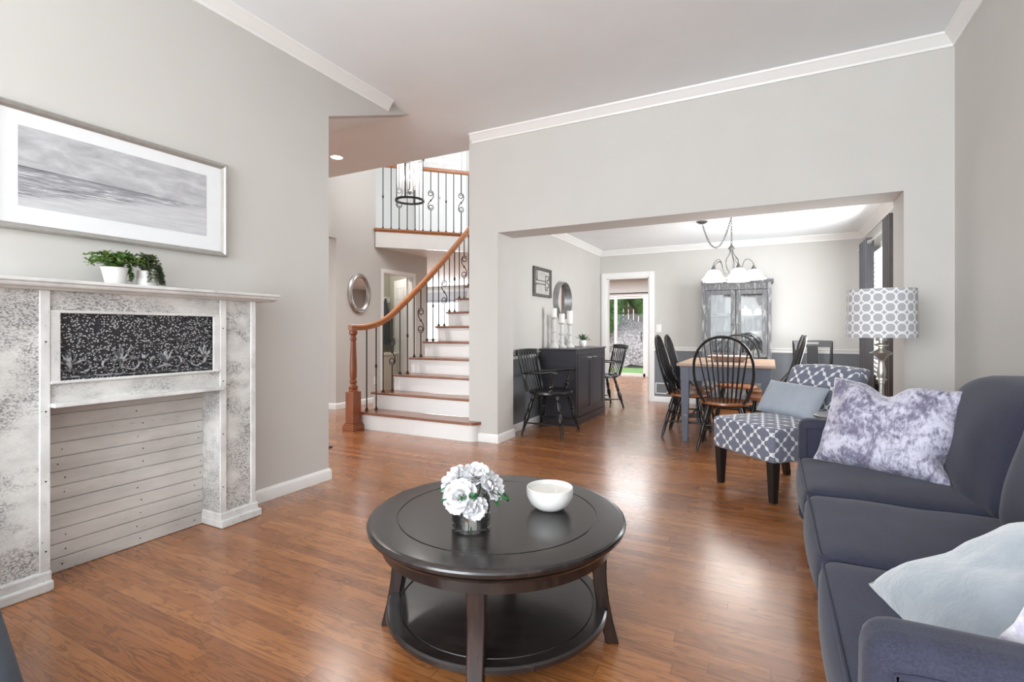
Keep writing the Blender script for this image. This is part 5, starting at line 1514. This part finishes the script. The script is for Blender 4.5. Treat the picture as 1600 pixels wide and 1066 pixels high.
# small framed art and round mirror
t = thing('framed_key_art', 'small square framed key artwork on the dining left wall', 'picture', (XDL, 5.617, 1.705))
b = B(); frame_ring(b, .26, .178, [(0, 0), (.028, 0), (.032, .008), (.026, .03), (.012, .036), (.002, .036)]); b.build('frame', MT['frame2'], t, angle=20)
B().box(.001, .008, -.235, .235, -.150, .150).build('backing', simple('aged_paper', (.50, .49, .46), .8, var=.08, scale=14), t, smooth=False)
b = B()
def ln(pts, r=.006): b.tube([(.010, y_, z_) for y_, z_ in pts], r, n=6)
ln([(-.17, .02), (.10, .02)]); ln([(-.17, -.02), (.10, -.02)])
ln([(-.17, .02), (-.185, .04), (-.20, .02), (-.20, -.02), (-.185, -.04), (-.17, -.02)])
ln([(.10, .09), (.10, -.09)]); ln([(.10, .09), (.20, .09)]); ln([(.20, .09), (.20, .04)]); ln([(.20, .04), (.15, .04)]); ln([(.15, .04), (.15, .0)]); ln([(.15, 0), (.20, 0)]); ln([(.20, 0), (.20, -.05)]); ln([(.20, -.05), (.15, -.05)]); ln([(.15, -.05), (.15, -.09)]); ln([(.15, -.09), (.10, -.09)])
ln([(-.19, .04), (-.19, .15)]); ln([(-.15, .02), (-.15, .15)]); ln([(-.19, -.04), (-.19, -.15)], .004)
b.build('key_relief', MT['frame2'], t)
t = thing('round_mirror', 'round mirror in a deep galvanized metal frame above the sideboard', 'mirror', (XDL, 6.235, 1.515))
b = B(); rows = []
for k in range(48):
    a = 2*pi*k/48; rows.append([(x_, r*cos(a), r*sin(a)) for x_, r in ((0, .25), (.075, .25), (.078, .245), (.078, .238), (.02, .238))])
b.grid(rows, closed_u=True); b.build('frame', simple('galvanized_metal', (.36, .36, .36), .4, metal=.8, var=.12, scale=14), t)
b = B(); b.add([(.022, .24*cos(2*pi*k/48), .24*sin(2*pi*k/48)) for k in range(48)], [tuple(range(48))]); b.build('mirror_glass', MT['mirror'], t, smooth=False, recalc=False)

# black windsor armchairs flanking the sideboard
TL = [(0, .014), (.08, .021), (.14, .015), (.16, .024), (.20, .015), (.30, .026), (.38, .018), (.41, .026), (.44, .016), (.55, .026), (.64, .027), (.68, .017), (.70, .025), (.73, .017), (1, .011)]
def armchair(label, loc, rz):
    t = thing('windsor_armchair', label, 'chair', loc, rz, 'black windsor armchairs beside the sideboard')
    N = 36
    def out(a, s=1): return .265*cos(a)*s, .235*sin(a)*s
    b = B(); b.grid([[(*out(2*pi*k/N, s), z_) for k in range(N)] for s, z_ in ((.02, .432), (.90, .432), (1.0, .444), (.99, .464), (.93, .470), (.6, .455), (.02, .455))], closed_v=True); b.build('seat', MT['blackpaint'], t)
    for sx_, sy_ in ((-1, -1), (1, -1), (-1, 1), (1, 1)):
        b = B(); turned(b, (sx_*.15, sy_*.13, .44), (sx_*.245, sy_*.235, 0), TL); b.build('leg', MT['blackpaint'], t)
    def lp(sx_, sy_, z_): s = 1-z_/.44; return (sx_*(.15+.095*s), sy_*(.13+.105*s), z_)
    SP = [(0, .007), (.3, .010), (.48, .014), (.52, .014), (.7, .010), (1, .007)]
    b = B()
    for sx_ in (-1, 1): turned(b, lp(sx_, -1, .13), lp(sx_, 1, .13), SP)
    turned(b, Vector(lp(-1, 0, .13)), Vector(lp(1, 0, .13)), SP); b.build('stretcher', MT['blackpaint'], t)
    # posts and spindles
    def by(z_): return -.19-.10*(z_-.46)/.44
    for sx_ in (-1, 1):
        b = B(); turned(b, (sx_*.20, by(.46), .46), (sx_*.235, by(.88), .88), [(0, .010), (.1, .015), (.3, .013), (.33, .018), (.37, .012), (.5, .016), (.7, .015), (.75, .018), (.78, .012), (1, .010)]); b.build('back_post', MT['blackpaint'], t)
    for k in range(6):
        f = (k-2.5)/3
        b = B(); xa, xb_ = f*.175, f*.205; r = []
        for (s, w__) in ((0, .009), (.3, .011), (.5, .015), (.75, .019), (.92, .013), (1, .010)):
            z_ = .46+.42*s; c_ = Vector((xa+(xb_-xa)*s, by(z_)-.012*sin(pi*s), z_)); r.append([(c_.x-w__, c_.y-.004, z_), (c_.x+w__, c_.y-.004, z_), (c_.x+w__, c_.y+.004, z_), (c_.x-w__, c_.y+.004, z_)])
        b.grid(r, closed_v=True); b.build('spindle', MT['blackpaint'], t, smooth=False, bevel=.002)
    b = B(); r = []
    for i in range(15):
        f = (i-7)/7; y_ = by(.89)-.02*(1-f*f); zt = .905+.008*(1-f*f); r.append([(f*.255, y_-.012, .845), (f*.255, y_+.010, .845), (f*.255, y_+.004, zt), (f*.255, y_-.018, zt)])
    b.grid(r, closed_v=True); b.f.append((0, 1, 2, 3)); b.f.append((59, 58, 57, 56)); b.build('crest_rail', MT['blackpaint'], t, smooth=False)
    b = B()
    for sx_ in (-1, 1):
        pts = catmull([(sx_*.215, by(.66), .655), (sx_*.245, -.14, .660), (sx_*.27, .0, .668), (sx_*.275, .12, .680), (sx_*.265, .18, .672)], 5)
        b.tube([tuple(p) for p in pts], [.014+.010*min(1, i/14) for i in range(len(pts))], n=10, flat=.55)
    b.tube([tuple(p) for p in catmull([(-.215, by(.66), .655), (0, by(.66)-.03, .655), (.215, by(.66), .655)], 8)], .011, n=8)
    b.build('arm_rail', MT['blackpaint'], t)
    for sx_ in (-1, 1):
        b = B(); turned(b, (sx_*.215, .08, .46), (sx_*.268, .13, .675), TL[:9]+[(1, .010)]); b.build('arm_support', MT['blackpaint'], t)
    return t
ac = armchair('black windsor armchair between the wall opening and the near end of the sideboard', (-2.13, 5.02, 0), -pi/2)
dup(ac, (-2.21, 7.12, 0), radians(128), 'black windsor armchair past the far end of the sideboard by the kitchen doorway')
